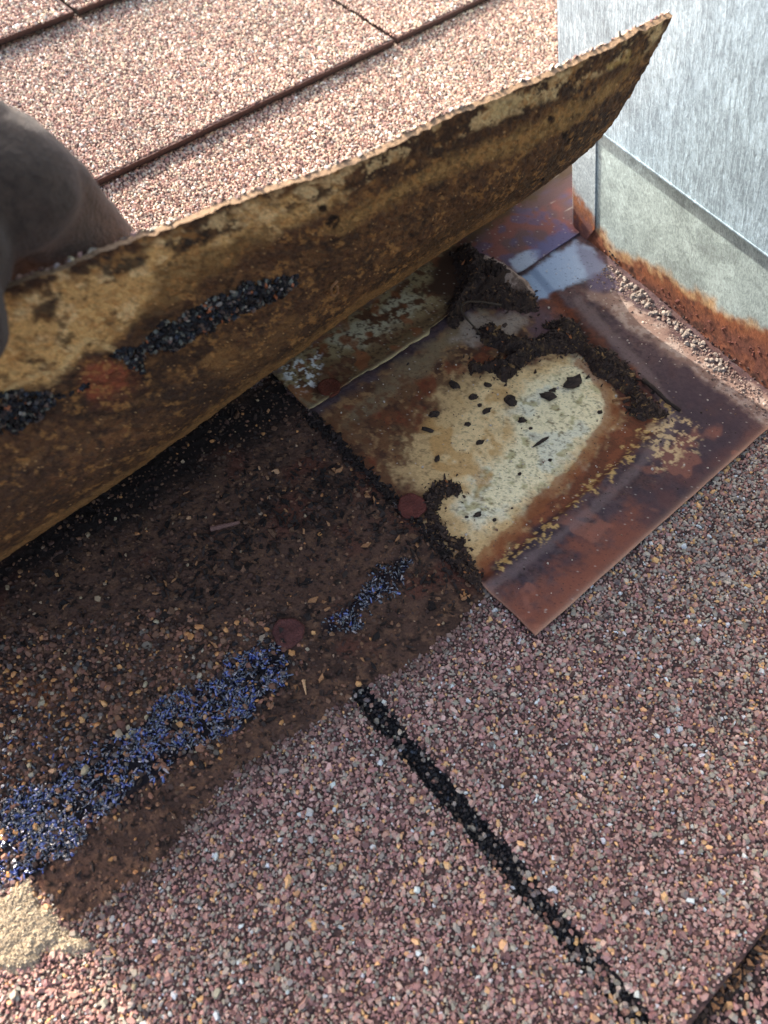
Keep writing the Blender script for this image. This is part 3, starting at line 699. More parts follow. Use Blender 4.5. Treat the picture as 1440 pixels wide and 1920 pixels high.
# ================================================================== LIFTED SHINGLE
TAB = np.array([(-470, -47, 62, 1.98, 176), (-420, -47, 62, 1.93, 175), (-385, -47.5, 62, 1.89, 173), (-350, -48.9, 62, 1.83, 171), (-315, -51.0, 62.2, 1.754, 168.6), (-280, -54.8, 66.9, 1.679, 170.9),
                (-245, -61.3, 74.5, 1.592, 175.3), (-210, -68.9, 84.2, 1.511, 181.3), (-175, -77.1, 95.6, 1.417, 188.6), (-140, -85.4, 108.5, 1.393, 196.4),
                (-110, -92.2, 120.5, 1.39, 203.4), (-85, -99.3, 131.3, 1.38, 209.7), (-60, -106.5, 142.5, 1.37, 217.0), (-38, -113.5, 152.0, 1.365, 223.0)])
FL0 = -381.0
def flap_pt(U, T, off=0.0):
    """T 0..1 from hinge to loose edge; returns points and outward (underside) normals"""
    v0 = np.interp(U, TAB[:, 0], TAB[:, 1]); Rr = np.interp(U, TAB[:, 0], TAB[:, 2]); ph = np.interp(U, TAB[:, 0], TAB[:, 3]); L_ = np.interp(U, TAB[:, 0], TAB[:, 4])
    s = T * L_; a = np.minimum(s, Rr * ph) / Rr; ex = np.maximum(s - Rr * ph, 0)
    V = v0 + Rr * np.sin(a) + ex * np.cos(ph); W = 4.2 + Rr * (1 - np.cos(a)) + ex * np.sin(ph)
    N = np.stack([U * 0, np.sin(a), -np.cos(a)], -1)
    return np.stack([U, V, W], -1) + N * off if np.isscalar(off) else np.stack([U, V, W], -1) + N * off[:, None], N, s
nuF, nvF = 640, 300
tu = np.linspace(0, 1, nuF); tv = np.linspace(0, 1, nvF)
TU, TV = np.meshgrid(tu, tv, indexing='ij'); TU = TU.ravel(); TV = TV.ravel()
def flap_u(tu_, tv_): return FL0 + tu_ * ((-36.0 - 9.0 * tv_ ** 2 + 86.0 * (1 - ss(tv_, .2, .5))) - FL0)  # hinge end widened out of view so that it shades the pan
FU = flap_u(TU, TV)
# ragged loose edge
ragg = (fbm(FU, FU * 0, 16, 5, 200, .6) - .5) * 2.4 + (fbm(FU, FU * 0, 2.2, 3, 201) - .5) * 1.6
Lf = np.interp(FU, TAB[:, 0], TAB[:, 4]); TT = TV * (1 + ragg / Lf * ss(TV, .9, 1.0))
X0, NF_, S_ = flap_pt(FU, TT, 0.0)
p = Paint(X0, FU, S_, (92, 64, 43))
px_, py_ = p.px, p.py
# distance below the loose edge, 0..1 across the visible underside
p.lay(p.spk(26, 1, .42, .6), (70, 51, 37)); p.lay(p.spk(12, 2, .54, .68) * .7, (112, 78, 48)); p.lay(p.spk(3.5, 3, .56, .7) * .45, (132, 94, 56)); p.lay(p.spk(2.0, 4, .6, .72) * .7, (46, 34, 26))
GOLD = [(20, 560), (120, 520), (270, 455), (420, 400), (600, 340), (640, 350), (560, 420), (450, 440), (400, 500), (300, 540), (200, 640), (120, 690), (0, 740), (-200, 900), (-200, 600)]
g = p.poly(GOLD, 14, 30, 9, 5); p.lay(g * .95, (216, 170, 104)); p.lay(g * p.spk(5, 6, .5, .6) * .7, (230, 192, 132)); p.lay(g * p.spk(3, 7, .62, .7) * .8, (104, 78, 48))
p.lay(.85 * p.poly([(300, 500), (480, 420), (520, 440), (400, 520), (330, 560), (260, 600)], 16, 26, 8, 8), (128, 96, 56))
BAND = [(600, 425), (700, 360), (820, 300), (950, 250), (1050, 200), (1150, 150), (1215, 80), (1160, 165), (1050, 235), (960, 285), (850, 325), (720, 385), (640, 440)]
b = p.poly(BAND, 10, 16, 7, 9); p.lay(b * .9, (170, 130, 76)); p.lay(b * p.spk(2.4, 10, .55, .66) * .6, (100, 78, 48))
# mineral scale in the zone by the edge
E1 = [(20, 535), (270, 450), (480, 366), (600, 326), (800, 240), (1050, 132), (1250, 25), (1215, 90), (1050, 175), (850, 265), (640, 352), (480, 410), (300, 480), (100, 560), (20, 600)]
e = p.poly(E1, 6, 10, 6, 11)
dk = e * ss(p.n(11, 12, 5, .7), .46, .52); p.lay(dk * .92, (66, 49, 36))
cr = e * ss(p.n(9, 13, 5, .7), .5, .55); p.lay(cr * .9, (218, 184, 128)); p.h += cr * .3
p.lay(.9 * p.poly([(185, 495), (215, 480), (270, 475), (262, 490), (225, 512), (190, 508)], 4, 7, 4, 14), (52, 42, 34))
p.lay(.9 * p.poly([(315, 460), (345, 435), (385, 425), (400, 440), (360, 460), (330, 478)], 4, 7, 4, 15), (52, 42, 34))
p.lay(.9 * p.poly([(60, 570), (110, 545), (90, 590), (60, 600)], 5, 9, 4, 16), (58, 46, 36))
p.lay(.85 * p.poly([(915, 200), (985, 170), (1010, 180), (960, 205), (925, 222)], 4, 7, 5, 17), (206, 178, 122))
p.lay(.85 * p.poly([(1130, 120), (1180, 95), (1175, 115), (1140, 130)], 4, 7, 4, 18), (200, 166, 98))
# gold specks and blotches in the middle
p.lay(.75 * p.poly([(370, 680), (420, 640), (470, 655), (520, 600), (560, 590), (540, 640), (470, 700), (410, 710)], 12, 24, 8, 19), (150, 108, 62))
p.lay(.65 * p.poly([(80, 880), (170, 800), (260, 790), (330, 760), (320, 800), (200, 860), (100, 920)], 18, 34, 9, 20) * p.spk(3, 21, .42, .6), (166, 112, 66))
p.lay(.8 * p.line([(10, 730), (60, 700), (110, 690), (130, 660), (160, 630), (185, 640), (210, 652)], 5, 4, 4, 22), (212, 176, 116))
p.lay(.85 * p.poly([(155, 725), (160, 690), (195, 672), (235, 690), (235, 720), (200, 745), (165, 745)], 7, 9, 6, 23), (140, 76, 50))
# darker zone below; light caught along the turning lip is painted in
p.lay(.55 * p.poly([(0, 1040), (200, 900), (500, 690), (620, 590), (560, 580), (430, 680), (200, 800), (0, 880)], 26, 30, 12, 24), (74, 56, 44))
lip = p.line([(-100, 1110), (0, 1043), (250, 872), (500, 692), (700, 553), (880, 433), (960, 378)], 7, 8, 5, 25, 5); p.lay(lip * .6, (176, 132, 78))
p.lay(.6 * p.poly([(700, 520), (900, 380), (1060, 270), (1120, 230), (1110, 260), (960, 375), (760, 510)], 14, 20, 7, 26), (72, 54, 36))
p.lay(.8 * p.poly([(155, 725), (160, 690), (195, 672), (235, 690), (235, 720), (200, 745), (165, 745)], 7, 12, 6, 23), (150, 80, 52)); p.lay(.3 * p.poly([(140, 740), (150, 680), (195, 660), (260, 680), (270, 730), (200, 765)], 14, 20, 6, 24), (130, 72, 48))
for (cx, cy, r_) in ((1060, 250, 13), (620, 410, 16), (600, 385, 10), (1012, 330, 6), (770, 440, 5), (628, 540, 6), (1030, 220, 7)):
    p.lay(ss(r_ - np.hypot(px_ - cx, (py_ - cy) * 1.2) + (p.n(3, 27) - .5) * 10, -2, 3), (38, 28, 20))
p.lay(p.spk(1.5, 30, .5, .72) * .34, (136, 96, 56)); p.lay(p.spk(1.7, 31, .54, .72) * .45, (52, 38, 28)); p.lay(p.spk(5, 32, .56, .66) * p.spk(1.6, 33, .45, .6) * .6, (178, 128, 72))
p.lay(p.dots(.006, 28) * .75, (206, 160, 104)); p.lay(p.dots(.03, 29) * .5, (44, 34, 26))
# thickness and folds: slight waviness
wave = (fbm(FU, S_, 42, 2, 210) - .5) * 2.6 * ss(TT, .1, .5)
Xu, _, _ = flap_pt(FU, TT, 1.0 + wave + p.h * .4 + (fbm(FU, S_, 2.2, 4, 211, .65) - .5) * 1.3 * ss(TT, .1, .3))
Xt, _, _ = flap_pt(FU, TT, -1.0 + wave)
lifted = mk('shingle_underlay', Xu, gridfaces(nuF, nvF, flip=True), M_FLAP, empty('lifted_shingle', [-220, -60, 3]), vcol=p.c)
LS = lifted.parent; lifted.name = 'underside'
tag(LS, 'lifted shingle bent up on edge, brown stained underside facing the camera', 'shingle')
stepu = 6; iu = np.unique(np.r_[np.arange(0, nuF, stepu), nuF - 1]); iv = np.unique(np.r_[np.arange(0, nvF, 6), nvF - 1])
Xc = Xt.reshape(nuF, nvF, 3)
topc = np.tile(lin((120, 94, 84)), (len(iu) * len(iv), 1))
mk('granule_side', Xc[np.ix_(iu, iv)].reshape(-1, 3), gridfaces(len(iu), len(iv)), M_BASE, LS, vcol=topc)
# rim between the two faces
def strip(A, B, name, m, c):
    n = len(A); V_ = np.vstack([A, B]); k = np.arange(n - 1)
    f = np.stack([k, k + 1, k + 1 + n, k + n], -1)
    return mk(name, V_, (f.ravel(), np.full(n - 1, 4)), m, LS, vcol=np.tile(lin(c), (2 * n, 1)))
Xu3 = Xu.reshape(nuF, nvF, 3)
strip(Xu3[:, -1], Xc[:, -1], 'broken_edge', M_FLAP, (150, 122, 94))
strip(Xu3[-1, :], Xc[-1, :], 'cut_end', M_FLAP, (96, 70, 62))
strip(Xu3[0, :], Xc[0, :], 'cut_end', M_FLAP, (96, 70, 62))
# granules along the sunlit back of the loose edge
n = 9000; tu_ = rs.uniform(0, 1, n); tv_ = 1 - rs.uniform(0, 1, n) ** 1.3 * .30
fu = flap_u(tu_, tv_); Lf = np.interp(fu, TAB[:, 0], TAB[:, 4])
rg = (fbm(fu, fu * 0, 16, 5, 200, .6) - .5) * 2.4 + (fbm(fu, fu * 0, 2.2, 3, 201) - .5) * 1.6
tv_ = tv_ * (1 + rg / Lf * ss(tv_, .9, 1.0))
_, _, s_ = flap_pt(fu, tv_, 0.0); wv = (fbm(fu, s_, 42, 2, 210) - .5) * 2.6
Pt, Nn, _ = flap_pt(fu, tv_, -1.35 + wv)
granules('granules', Pt, np.clip(np.exp(rs.normal(0, .3, n)) * .8, .4, 1.6), pick('pale', n), M_GRAN, LS, nrm=-Nn, n=5)
# tar scabs with stuck granules on the underside
def flap_patch(poly_, name, label, dens, seed):
    tu_ = rs.uniform(0, 1, int(60000 * dens)); tv_ = rs.uniform(.3, .95, len(tu_)); fu = flap_u(tu_, tv_)
    X_, N_, s_ = flap_pt(fu, tv_, 0.0); qx, qy = project(X_)
    sd = sdpoly(qx, qy, poly_) + (fbm(fu, s_, 6, 4, seed) - .5) * 34
    k = sd > 0; fu, tv_, s_ = fu[k], tv_[k], s_[k]; n = len(fu)
    wv = (fbm(fu, s_, 42, 2, 210) - .5) * 2.6
    hh = rs.uniform(.2, 1.8, n) * ss(sd[k], 0, 12)
    P_, N_, _ = flap_pt(fu, tv_, 1.0 + wv + hh)
    cc = pick('black', n); lt = rs.uniform(0, 1, n); cc[lt < .10] = lin((120, 118, 104)) * .8; cc[lt > .975] = lin((176, 104, 64))
    o = granules(name, P_, rs.uniform(.45, 1.15, n), cc, M_SCAB, LS, nrm=N_, elong=1.4, tilt=.6, high=.9); o['label'] = label
flap_patch([(190, 665), (250, 640), (330, 590), (400, 555), (470, 530), (560, 515), (545, 545), (470, 580), (400, 615), (330, 650), (270, 662), (265, 690), (240, 692), (235, 668)], 'tar_patch', 'long black tar scab with stuck grit, right of the rust spot', 1.3, 220)
flap_patch([(-60, 740), (30, 730), (90, 735), (160, 715), (155, 735), (110, 755), (80, 780), (20, 805), (-80, 830)], 'tar_patch', 'black gritty tar scab left of the rust spot', 1.1, 221)
# a curled root fibre and specks stuck on the underside are built further down

# ================================================================== NAILS
def nail(x, y, wz, r, c, label):
    c0 = at(x, y, wz); k = 28; rings = [(1.0, 0), (1.05, .7), (.95, 1.35), (.82, 1.15), (.5, 1.0), (.25, 1.1)]
    V_ = []; C_ = []
    for j, (q, z) in enumerate(rings):
        for i in range(k):
            a = i * 2 * math.pi / k; rr = r * q * (1 + .05 * math.sin(a * 3 + x) + .03 * math.sin(a * 7 + y))
            V_.append((c0[0] + rr * math.cos(a), c0[1] + rr * math.sin(a), c0[2] + z + .15 * math.sin(a * 2 + y)))
    V_.append((c0[0], c0[1], c0[2] + 1.15)); f = []; s_ = []
    for j in range(len(rings) - 1):
        for i in range(k): f += [j * k + i, (j + 1) * k + i, (j + 1) * k + (i + 1) % k, j * k + (i + 1) % k]; s_.append(4)
    for i in range(k): f += [(len(rings) - 1) * k + i, len(V_) - 1, (len(rings) - 1) * k + (i + 1) % k]; s_.append(3)
    V_ = np.array(V_); cc = lin(c) * (.6 + .8 * fbm(V_[:, 0], V_[:, 1], 3, 3, int(x)))[:, None]
    o = empty('roofing_nail', c0)
    hd = mk('nail_head', V_, (np.array(f), np.array(s_)), M_NAIL, o, vcol=cc, smooth=True)
    sv = []; 
    for z in (0.2, -14): sv += [(c0[0] + 1.5 * math.cos(i * math.pi / 4), c0[1] + 1.5 * math.sin(i * math.pi / 4), c0[2] + z) for i in range(8)]
    ff = [];
    for i in range(8): ff += [i, (i + 1) % 8, (i + 1) % 8 + 8, i + 8]
    mk('shank', sv, (np.array(ff), np.full(8, 4)), M_NAIL, o, vcol=np.tile(lin((80, 46, 36)), (16, 1)))
    return tag(o, label, 'nail', 'rusty roofing nails with flat round heads')
nail(618, 728, 4.0, 5.2, (92, 46, 30), 'rusty roofing nail head in the corner of the upper flashing sheet')
nail(772, 950, 2.4, 5.9, (104, 54, 44), 'rusty roofing nail head on the left edge of the lower plate, beside dark crumbs')
nail(541, 1187, 1.0, 6.0, (92, 54, 48), 'purplish nail head sunk in the mud beside the blue-black tar strip')

# ================================================================== DIRT, LEAVES, TWIGS
def plate_top(U, V): return np.where(V < AV1, pan_h(U, V) if True else 0, plate_h(U, V))
def clump(poly_, H, name, label, cat, seed, dark=(60, 45, 36), hi=(120, 88, 58), res=.45, nfl=400, amp=12, wbase=2.6, sparkle=.25):
    poly_ = np.array(poly_, float); uvp = np.array([at(x, y, wbase + H * .3)[:2] for x, y in poly_])
    u0, v0 = uvp.min(0) - 4; u1, v1 = uvp.max(0) + 4
    us = np.arange(u0, u1, res); vs_ = np.arange(v0, v1, res); U, V = np.meshgrid(us, vs_, indexing='ij'); U = U.ravel(); V = V.ravel()
    sd = sdpoly(U, V, uvp) + (fbm(U, V, 5, 5, seed, .65) - .5) * amp * .5
    rid = 1 - np.abs(2 * fbm(U, V, 3.0, 4, seed + 1, .6) - 1)
    big = fbm(U, V, 9, 3, seed + 2)
    h = H * ss(sd, -.3, H * .9) * (.35 + .9 * big) + ss(sd, -.3, 1.0) * ((rid - .6) * 2.4 + (fbm(U, V, 1.1, 2, seed + 3) - .5) * 1.3)
    W_ = plate_top(U, V) - .5 + np.maximum(h, -.2)
    c = np.tile(lin(dark), (len(U), 1)) * (.5 + 1.0 * fbm(U, V, 2.0, 3, seed + 4))[:, None]
    m = (ss(fbm(U, V, 2.2, 3, seed + 5), .56, .66) * ss(rid, .7, .9) * sparkle)[:, None]; c = c * (1 - m) + lin(hi) * m
    nv = len(vs_); nu = len(us); s2 = sd.reshape(nu, nv); keep = (s2[:-1, :-1] > -.3).ravel()
    V3 = np.stack([U, V, W_], -1); lo, sz = gridfaces(nu, nv, keep)
    V3, F3, c = compact(V3, (lo, sz), c)
    e_ = tag(empty(name, [uvp[:, 0].mean(), uvp[:, 1].mean(), wbase]), label, cat)
    mk('soil_body', V3, F3, M_MUD, e_, vcol=c)
    ii = np.where(sd > .2)[0]; ii = ii[rs.randint(0, len(ii), nfl)]
    Pf = np.stack([U[ii], V[ii], W_[ii] + rs.uniform(0, .6, nfl)], -1)
    cc = np.tile(lin(dark), (nfl, 1)) * rs.uniform(.5, 1.8, (nfl, 1)); lt = rs.uniform(0, 1, nfl); cc[lt < .10] = lin(hi) * 1.0; cc[lt > .985] = lin((180, 110, 64))
    sp_ = rs.randint(0, len(ii), nfl // 2); o2 = rs.normal(0, 2.2, (nfl // 2, 2)); Ps = np.stack([U[ii[sp_]] + o2[:, 0], V[ii[sp_]] + o2[:, 1], np.zeros(nfl // 2)], -1); ok = Ps[:, 0] > -182; Ps = Ps[ok]; Ps[:, 2] = plate_top(Ps[:, 0], Ps[:, 1]) + .25; Pf = np.vstack([Pf, Ps]); cc = np.vstack([cc, np.tile(lin(dark), (len(Ps), 1)) * rs.uniform(.5, 1.6, (len(Ps), 1))]); nfl = len(Pf)
    flakes('leaf_crumbs', Pf, np.exp(rs.normal(-.25, .5, nfl)).clip(.3, 2.6), cc, M_MUD, e_, tilt=.9, asp=4)
    return e_
clump([(848, 475), (882, 452), (905, 482), (945, 500), (985, 528), (1012, 545), (1016, 572), (990, 580), (930, 568), (885, 562), (865, 585), (852, 606), (838, 600), (845, 560), (858, 520)], 9, 'dirt_clump', 'thick dark clump of rotted leaves across the seam, under the pale leaf', 'dirt clump', 300, nfl=900)
clump([(888, 605), (925, 596), (942, 612), (955, 625), (1000, 628), (1040, 612), (1020, 600), (1050, 584), (1080, 592), (1112, 640), (1150, 652), (1190, 690), (1205, 722), (1235, 745), (1255, 770), (1225, 790), (1190, 768), (1180, 730), (1120, 692), (1085, 655), (1040, 655), (992, 668), (975, 690), (950, 716), (928, 690), (880, 692), (880, 674), (930, 668), (950, 655), (905, 640)], 6.5, 'dirt_clump', 'long winding ridge of dark dirt over the top of the silvery patch', 'dirt clump', 310, nfl=1500, hi=(132, 100, 62), sparkle=.4)
clump([(788, 925), (830, 900), (868, 900), (866, 916), (832, 932), (818, 960), (842, 1000), (870, 1008), (878, 1028), (852, 1030), (822, 992), (800, 965)], 2.6, 'dirt_clump', 'small hooked smear of dirt right of the lower nail head', 'dirt clump', 320, nfl=520, wbase=2)
clump([(862, 1030), (885, 1045), (905, 1080), (900, 1105), (870, 1085), (845, 1050)], 1.8, 'dirt_clump', 'narrow dirt smear at the lower left corner of the plate edge', 'dirt clump', 330, nfl=260, wbase=1.6)

def crumb(x, y, s, el, rot, label, c=(54, 41, 32), w=2.4, hz=.5):
    c0 = at(x, y, w); c0[2] = float(plate_top(np.array([c0[0]]), np.array([c0[1]]))[0]) if (c0[0] > -183) else w
    r = s / 2 / 5.0; k, L_ = 10, 6; V_ = []; r1 = random.Random(int(x * 7 + y))
    for j in range(1, L_):
        ph = math.pi * j / L_
        for i in range(k):
            a = i * 2 * math.pi / k; q = r * (1 + r1.uniform(-.32, .32))
            X = q * math.sin(ph) * math.cos(a) * el; Y = q * math.sin(ph) * math.sin(a) / el; Z = q * math.cos(ph) * hz
            V_.append((c0[0] + X * math.cos(rot) - Y * math.sin(rot), c0[1] + X * math.sin(rot) + Y * math.cos(rot), c0[2] + Z + r * .3))
    V_.append((c0[0], c0[1], c0[2] + r * (.3 + hz))); V_.append((c0[0], c0[1], c0[2] - r * .2)); f = []; z = []
    for j in range(L_ - 2):
        for i in range(k): f += [j * k + i, (j + 1) * k + i, (j + 1) * k + (i + 1) % k, j * k + (i + 1) % k]; z.append(4)
    for i in range(k): f += [len(V_) - 2, i, (i + 1) % k]; z.append(3)
    for i in range(k): f += [len(V_) - 1, (L_ - 2) * k + (i + 1) % k, (L_ - 2) * k + i]; z.append(3)
    V_ = np.array(V_)
    cc = lin(c) * np.array([r1.uniform(.5, 1.7) for _ in range(len(V_))])[:, None]
    o = mk('dirt_crumb', V_, (np.array(f), np.array(z)), M_MUD, None, base=list(c0), vcol=cc)
    return tag(o, label, 'dirt crumb', 'dark crumbs scattered on the plate')
for (x, y, s, el, rot, lb) in [
    (813, 775, 21, 1.2, .3, 'dark crumb on the tan stain, leftmost of the larger ones'), (803, 804, 18, 1.9, 1.0, 'splinter shaped dark crumb just below the leftmost crumb'),
    (877, 793, 13, 1.2, .8, 'small crumb on cream stain between the seam and the silver patch'), (900, 827, 16, 1.3, .2, 'pointed dark crumb in the middle of the cream stain'),
    (820, 858, 15, 1.4, -.5, 'lone dark crumb low on the brown stain above the nail'), (852, 720, 24, 1.3, 1.4, 'tall dark crumb near the left tip of the dirt ridge'),
    (888, 742, 18, 1.2, .2, 'crumb just below the dirt ridge, left of a pair'), (915, 720, 15, 1.2, 1.2, 'crumb close under the left end of the dirt ridge'),
    (913, 768, 18, 1.4, .1, 'flat crumb beside the tiniest one on the cream stain'), (900, 757, 10, 1.1, 0, 'tiniest crumb between two bigger ones on the cream stain'),
    (957, 750, 30, 1.15, 1.3, 'large leafy crumb at the left rim of the silver patch'), (1029, 742, 28, 1.3, 1.1, 'large crescent shaped crumb on the silver patch'),
    (1038, 729, 14, 1.4, .4, 'small crumb touching the top of the crescent one'), (1075, 716, 42, 1.35, .2, 'biggest crumb, flat and wide, at the top of the silver patch'),
    (980, 786, 17, 1.2, .9, 'ragged crumb left of the centre of the silver patch'), (996, 800, 8, 1.2, .2, 'speck sized crumb just right of the ragged one'),
    (1015, 826, 20, 2.3, .1, 'long brown crumb lying across the silver patch'), (1126, 770, 12, 1.2, .3, 'small crumb at the rusty right rim of the silver patch'),
    (1032, 860, 8, 1.1, 0, 'tiny brown crumb low on the silver patch'), (975, 886, 9, 1.2, 0, 'tiny rusty crumb near the bottom of the silver patch'),
    (896, 963, 15, 1.4, .3, 'dark crumb near the lower edge of the bare metal'), (928, 972, 9, 1.1, 0, 'tiny red-brown crumb in the lower right of the bare metal'),
    (875, 967, 7, 1.2, .5, 'tiny crumb left of the lower dark crumb')]:
    crumb(x, y, s, el, rot, lb)

def tube(name, pts, r, c, m=M_MUD, k=7, taper=.5):
    pts = np.array(pts, float); n = len(pts); V_ = []
    for i in range(n):
        t = pts[min(i + 1, n - 1)] - pts[max(i - 1, 0)]; t /= np.linalg.norm(t)
        a = np.cross(t, [0, 0, 1.0]); a /= np.linalg.norm(a) + 1e-9; b = np.cross(t, a)
        rr = r * (1 - taper * i / (n - 1)) * (1 + .15 * math.sin(i * 2.3))
        for j in range(k): V_.append(pts[i] + rr * (a * math.cos(2 * math.pi * j / k) + b * math.sin(2 * math.pi * j / k)))
    f = []; z = []
    for i in range(n - 1):
        for j in range(k): f += [i * k + j, i * k + (j + 1) % k, (i + 1) * k + (j + 1) % k, (i + 1) * k + j]; z.append(4)
    f += list(range(k))[::-1]; z.append(k); f += [(n - 1) * k + j for j in range(k)]; z.append(k)
    V_ = np.array(V_)
    return mk(name, V_, (np.array(f), np.array(z)), m, None, vcol=lin(c) * (.7 + .6 * fbm(V_[:, 0], V_[:, 1], 1.5, 3, 9))[:, None], smooth=True)
def curve(pl, n=14):
    pl = np.array(pl, float); t = np.linspace(0, len(pl) - 1, n); return np.stack([np.interp(t, range(len(pl)), pl[:, i]) for i in range(3)], -1)
tag(tube('twig', curve([at(1205, 712, 4), at(1228, 730, 5), at(1250, 752, 4.6), at(1276, 770, 3.2)]), 1.1, (48, 36, 28), taper=.3), 'short dark twig at the right end of the dirt ridge', 'twig')
tag(tube('leaf_stem', curve([at(940, 572, 6), at(905, 566, 6.5), at(872, 565, 6.5), at(862, 578, 6), at(875, 598, 4.5), at(888, 612, 4), at(900, 625, 3.6)]), .55, (78, 64, 50), taper=.2), 'thin curved leaf stem bridging the two dirt heaps at the seam', 'stem')
tag(tube('wood_splinter', curve([at(1148, 752, 3.6), at(1165, 748, 4.2), at(1182, 745, 3.6)]), .8, (132, 88, 54)), 'orange-brown splinter right of the silver patch below the ridge', 'splinter')
tag(tube('wood_splinter', curve([at(569, 1275, 1.8), at(571, 1288, 2.2), at(574, 1303, 1.8)]), .75, (206, 160, 116), taper=.7), 'pale pointed splinter on the mud below the sunk nail', 'splinter')
tag(tube('wood_splinter', curve([at(395, 992, 2), at(425, 985, 2.4), at(450, 979, 2)]), 1.3, (126, 92, 80), taper=.4), 'pinkish brown splinter lying in the middle of the mud', 'splinter')
# root fibre stuck to the underside
ff = []
for (x, y) in ((632, 525), (622, 540), (620, 552), (626, 556), (634, 548), (632, 535)):
    ff.append((x, y))
gridu = np.linspace(-260, -100, 200); gridt = np.linspace(.3, .95, 160); GU, GT = np.meshgrid(gridu, gridt); GP, GN, GS = flap_pt(GU.ravel(), GT.ravel(), 2.6 + (fbm(GU.ravel(), GT.ravel() * 185, 42, 2, 210) - .5) * 2.6)
gx, gy = project(GP)
fp = [GP[np.argmin((gx - x) ** 2 + (gy - y) ** 2)] for x, y in ff]
tag(tube('root_fibre', curve(fp, 16), .5, (150, 108, 70), taper=.2), 'small curled root fibre stuck on the underside of the lifted shingle', 'root')

# pale leaf / dried sludge flap lying on the seam
def leaf(poly_, H, name, label, cat, c, seed, w=4):
    uvp = np.array([at(x, y, w + H * .5)[:2] for x, y in poly_]); u0, v0 = uvp.min(0) - 1; u1, v1 = uvp.max(0) + 1
    us = np.arange(u0, u1, .5); vs_ = np.arange(v0, v1, .5); U, V = np.meshgrid(us, vs_, indexing='ij'); U = U.ravel(); V = V.ravel()
    sd = sdpoly(U, V, uvp) + (fbm(U, V, 4, 3, seed) - .5) * 1.6
    W_ = w + H * ss(sd, -.4, 5) * (.7 + .6 * fbm(U, V, 9, 3, seed + 1)) + (fbm(U, V, 2, 3, seed + 2) - .5) * .4
    cc = np.tile(lin(c), (len(U), 1)); m = ss(fbm(U, V, 4, 4, seed + 3, .65), .5, .62)[:, None] * .75; cc = cc * (1 - m) + lin((92, 68, 52)) * m
    nv = len(vs_); nu = len(us); keep = (sd.reshape(nu, nv)[:-1, :-1] > 0).ravel()
    T_ = np.stack([U, V, W_], -1); lo, sz = gridfaces(nu, nv, keep); T_, F_, cc = compact(T_, (lo, sz), cc)
    B_ = T_.copy(); B_[:, 2] = np.minimum(B_[:, 2] - .8, 3.0); nn_ = len(T_)
    lo = np.concatenate([F_[0], F_[0].reshape(-1, 4)[:, ::-1].ravel() + nn_]); sz = np.concatenate([F_[1], F_[1]])
    q = F_[0].reshape(-1, 4); e = np.concatenate([q[:, [0, 1]], q[:, [1, 2]], q[:, [2, 3]], q[:, [3, 0]]]); es = set(map(tuple, e)); rimq = [(a, b, b + nn_, a + nn_)[::-1] for a, b in es if (b, a) not in es]
    lo = np.concatenate([lo, np.array(rimq).ravel()]); sz = np.concatenate([sz, np.full(len(rimq), 4)])
    return tag(mk(name, np.vstack([T_, B_]), (lo, sz), M_MUD, None, vcol=np.vstack([cc, cc])), label, cat)
leaf([(873, 486), (885, 476), (912, 474), (945, 488), (970, 508), (990, 524), (1004, 545), (985, 548), (950, 530), (925, 512), (895, 502), (876, 495)], 3.5, 'dried_leaf', 'pale greyish tan dried leaf lying along the top of the dark clump', 'leaf', (168, 142, 122), 400, w=6)

# loose dirt chips strewn over the mud
n = 5200
q = np.stack([rs.uniform(-400, -178, n), rs.uniform(-30, 116, n)], -1); qx, qy = project(np.stack([q[:, 0], q[:, 1], q[:, 0] * 0], -1))
dens = np.exp(-(sdline(qx, qy, [(360, 1090), (480, 1000), (560, 950), (640, 900), (720, 930), (800, 1010), (870, 1080)]) / 60) ** 2) * .95 + .16
k = (sdpoly(qx, qy, MUD) > 5) & (rs.uniform(0, 1, n) < dens); q = q[k]; n = len(q)
P_ = np.stack([q[:, 0], q[:, 1], low_h(q[:, 0], q[:, 1]) + rs.uniform(.1, 1.0, n)], -1)
cc = np.tile(lin((44, 34, 28)), (n, 1)) * rs.uniform(.4, 1.8, (n, 1)); lt = rs.uniform(0, 1, n); cc[lt < .05] = lin((168, 120, 80)); cc[(lt > .05) & (lt < .12)] = lin((110, 80, 58))
stuff(flakes('leaf_litter', P_, rs.uniform(.6, 2.3, n), cc, M_MUD, None, tilt=.55, asp=4), 'dark crumbled leaf litter strewn over the muddy shingle', 'leaf litter')
# dirt line along the plate's left end
n = 700; vq = rs.uniform(2, 108, n); uq = -183.5 + rs.normal(-1.0, 1.6, n)
stuff(flakes('edge_dirt', np.stack([uq, vq, low_h(uq, vq) + rs.uniform(.5, 2.2, n)], -1), rs.uniform(.5, 1.9, n), np.tile(lin((40, 30, 25)), (n, 1)) * rs.uniform(.5, 1.8, (n, 1)), M_MUD, None, tilt=.8), 'dark dirt packed along the left end of the lower plate', 'dirt')
# dust and grit at the foot of the casing
n = 1500; a_ = rs.uniform(28, 160, n); uq = wallu(a_) - np.abs(rs.normal(0, 6.5, n)) - 2 - 4 * rs.uniform(0, 1, n); vq = a_
sz_ = np.clip(np.exp(rs.normal(-1.15, .45, n)), .15, 1.3); Pq = np.stack([uq, vq, plate_h(uq, np.minimum(vq, 143)) + .1], -1); k = vq < 143
cc = np.array([lin((136, 116, 104)), lin((122, 100, 90)), lin((100, 80, 72)), lin((160, 146, 132))])[rs.choice(4, n, p=[.35, .35, .2, .1])]
o = granules('wall_grit', Pq[k], sz_[k], cc[k], M_GRAN, None, high=1.0); o['label'] = 'grey grit and dust lying along the foot of the casing'; o['category'] = 'grit'
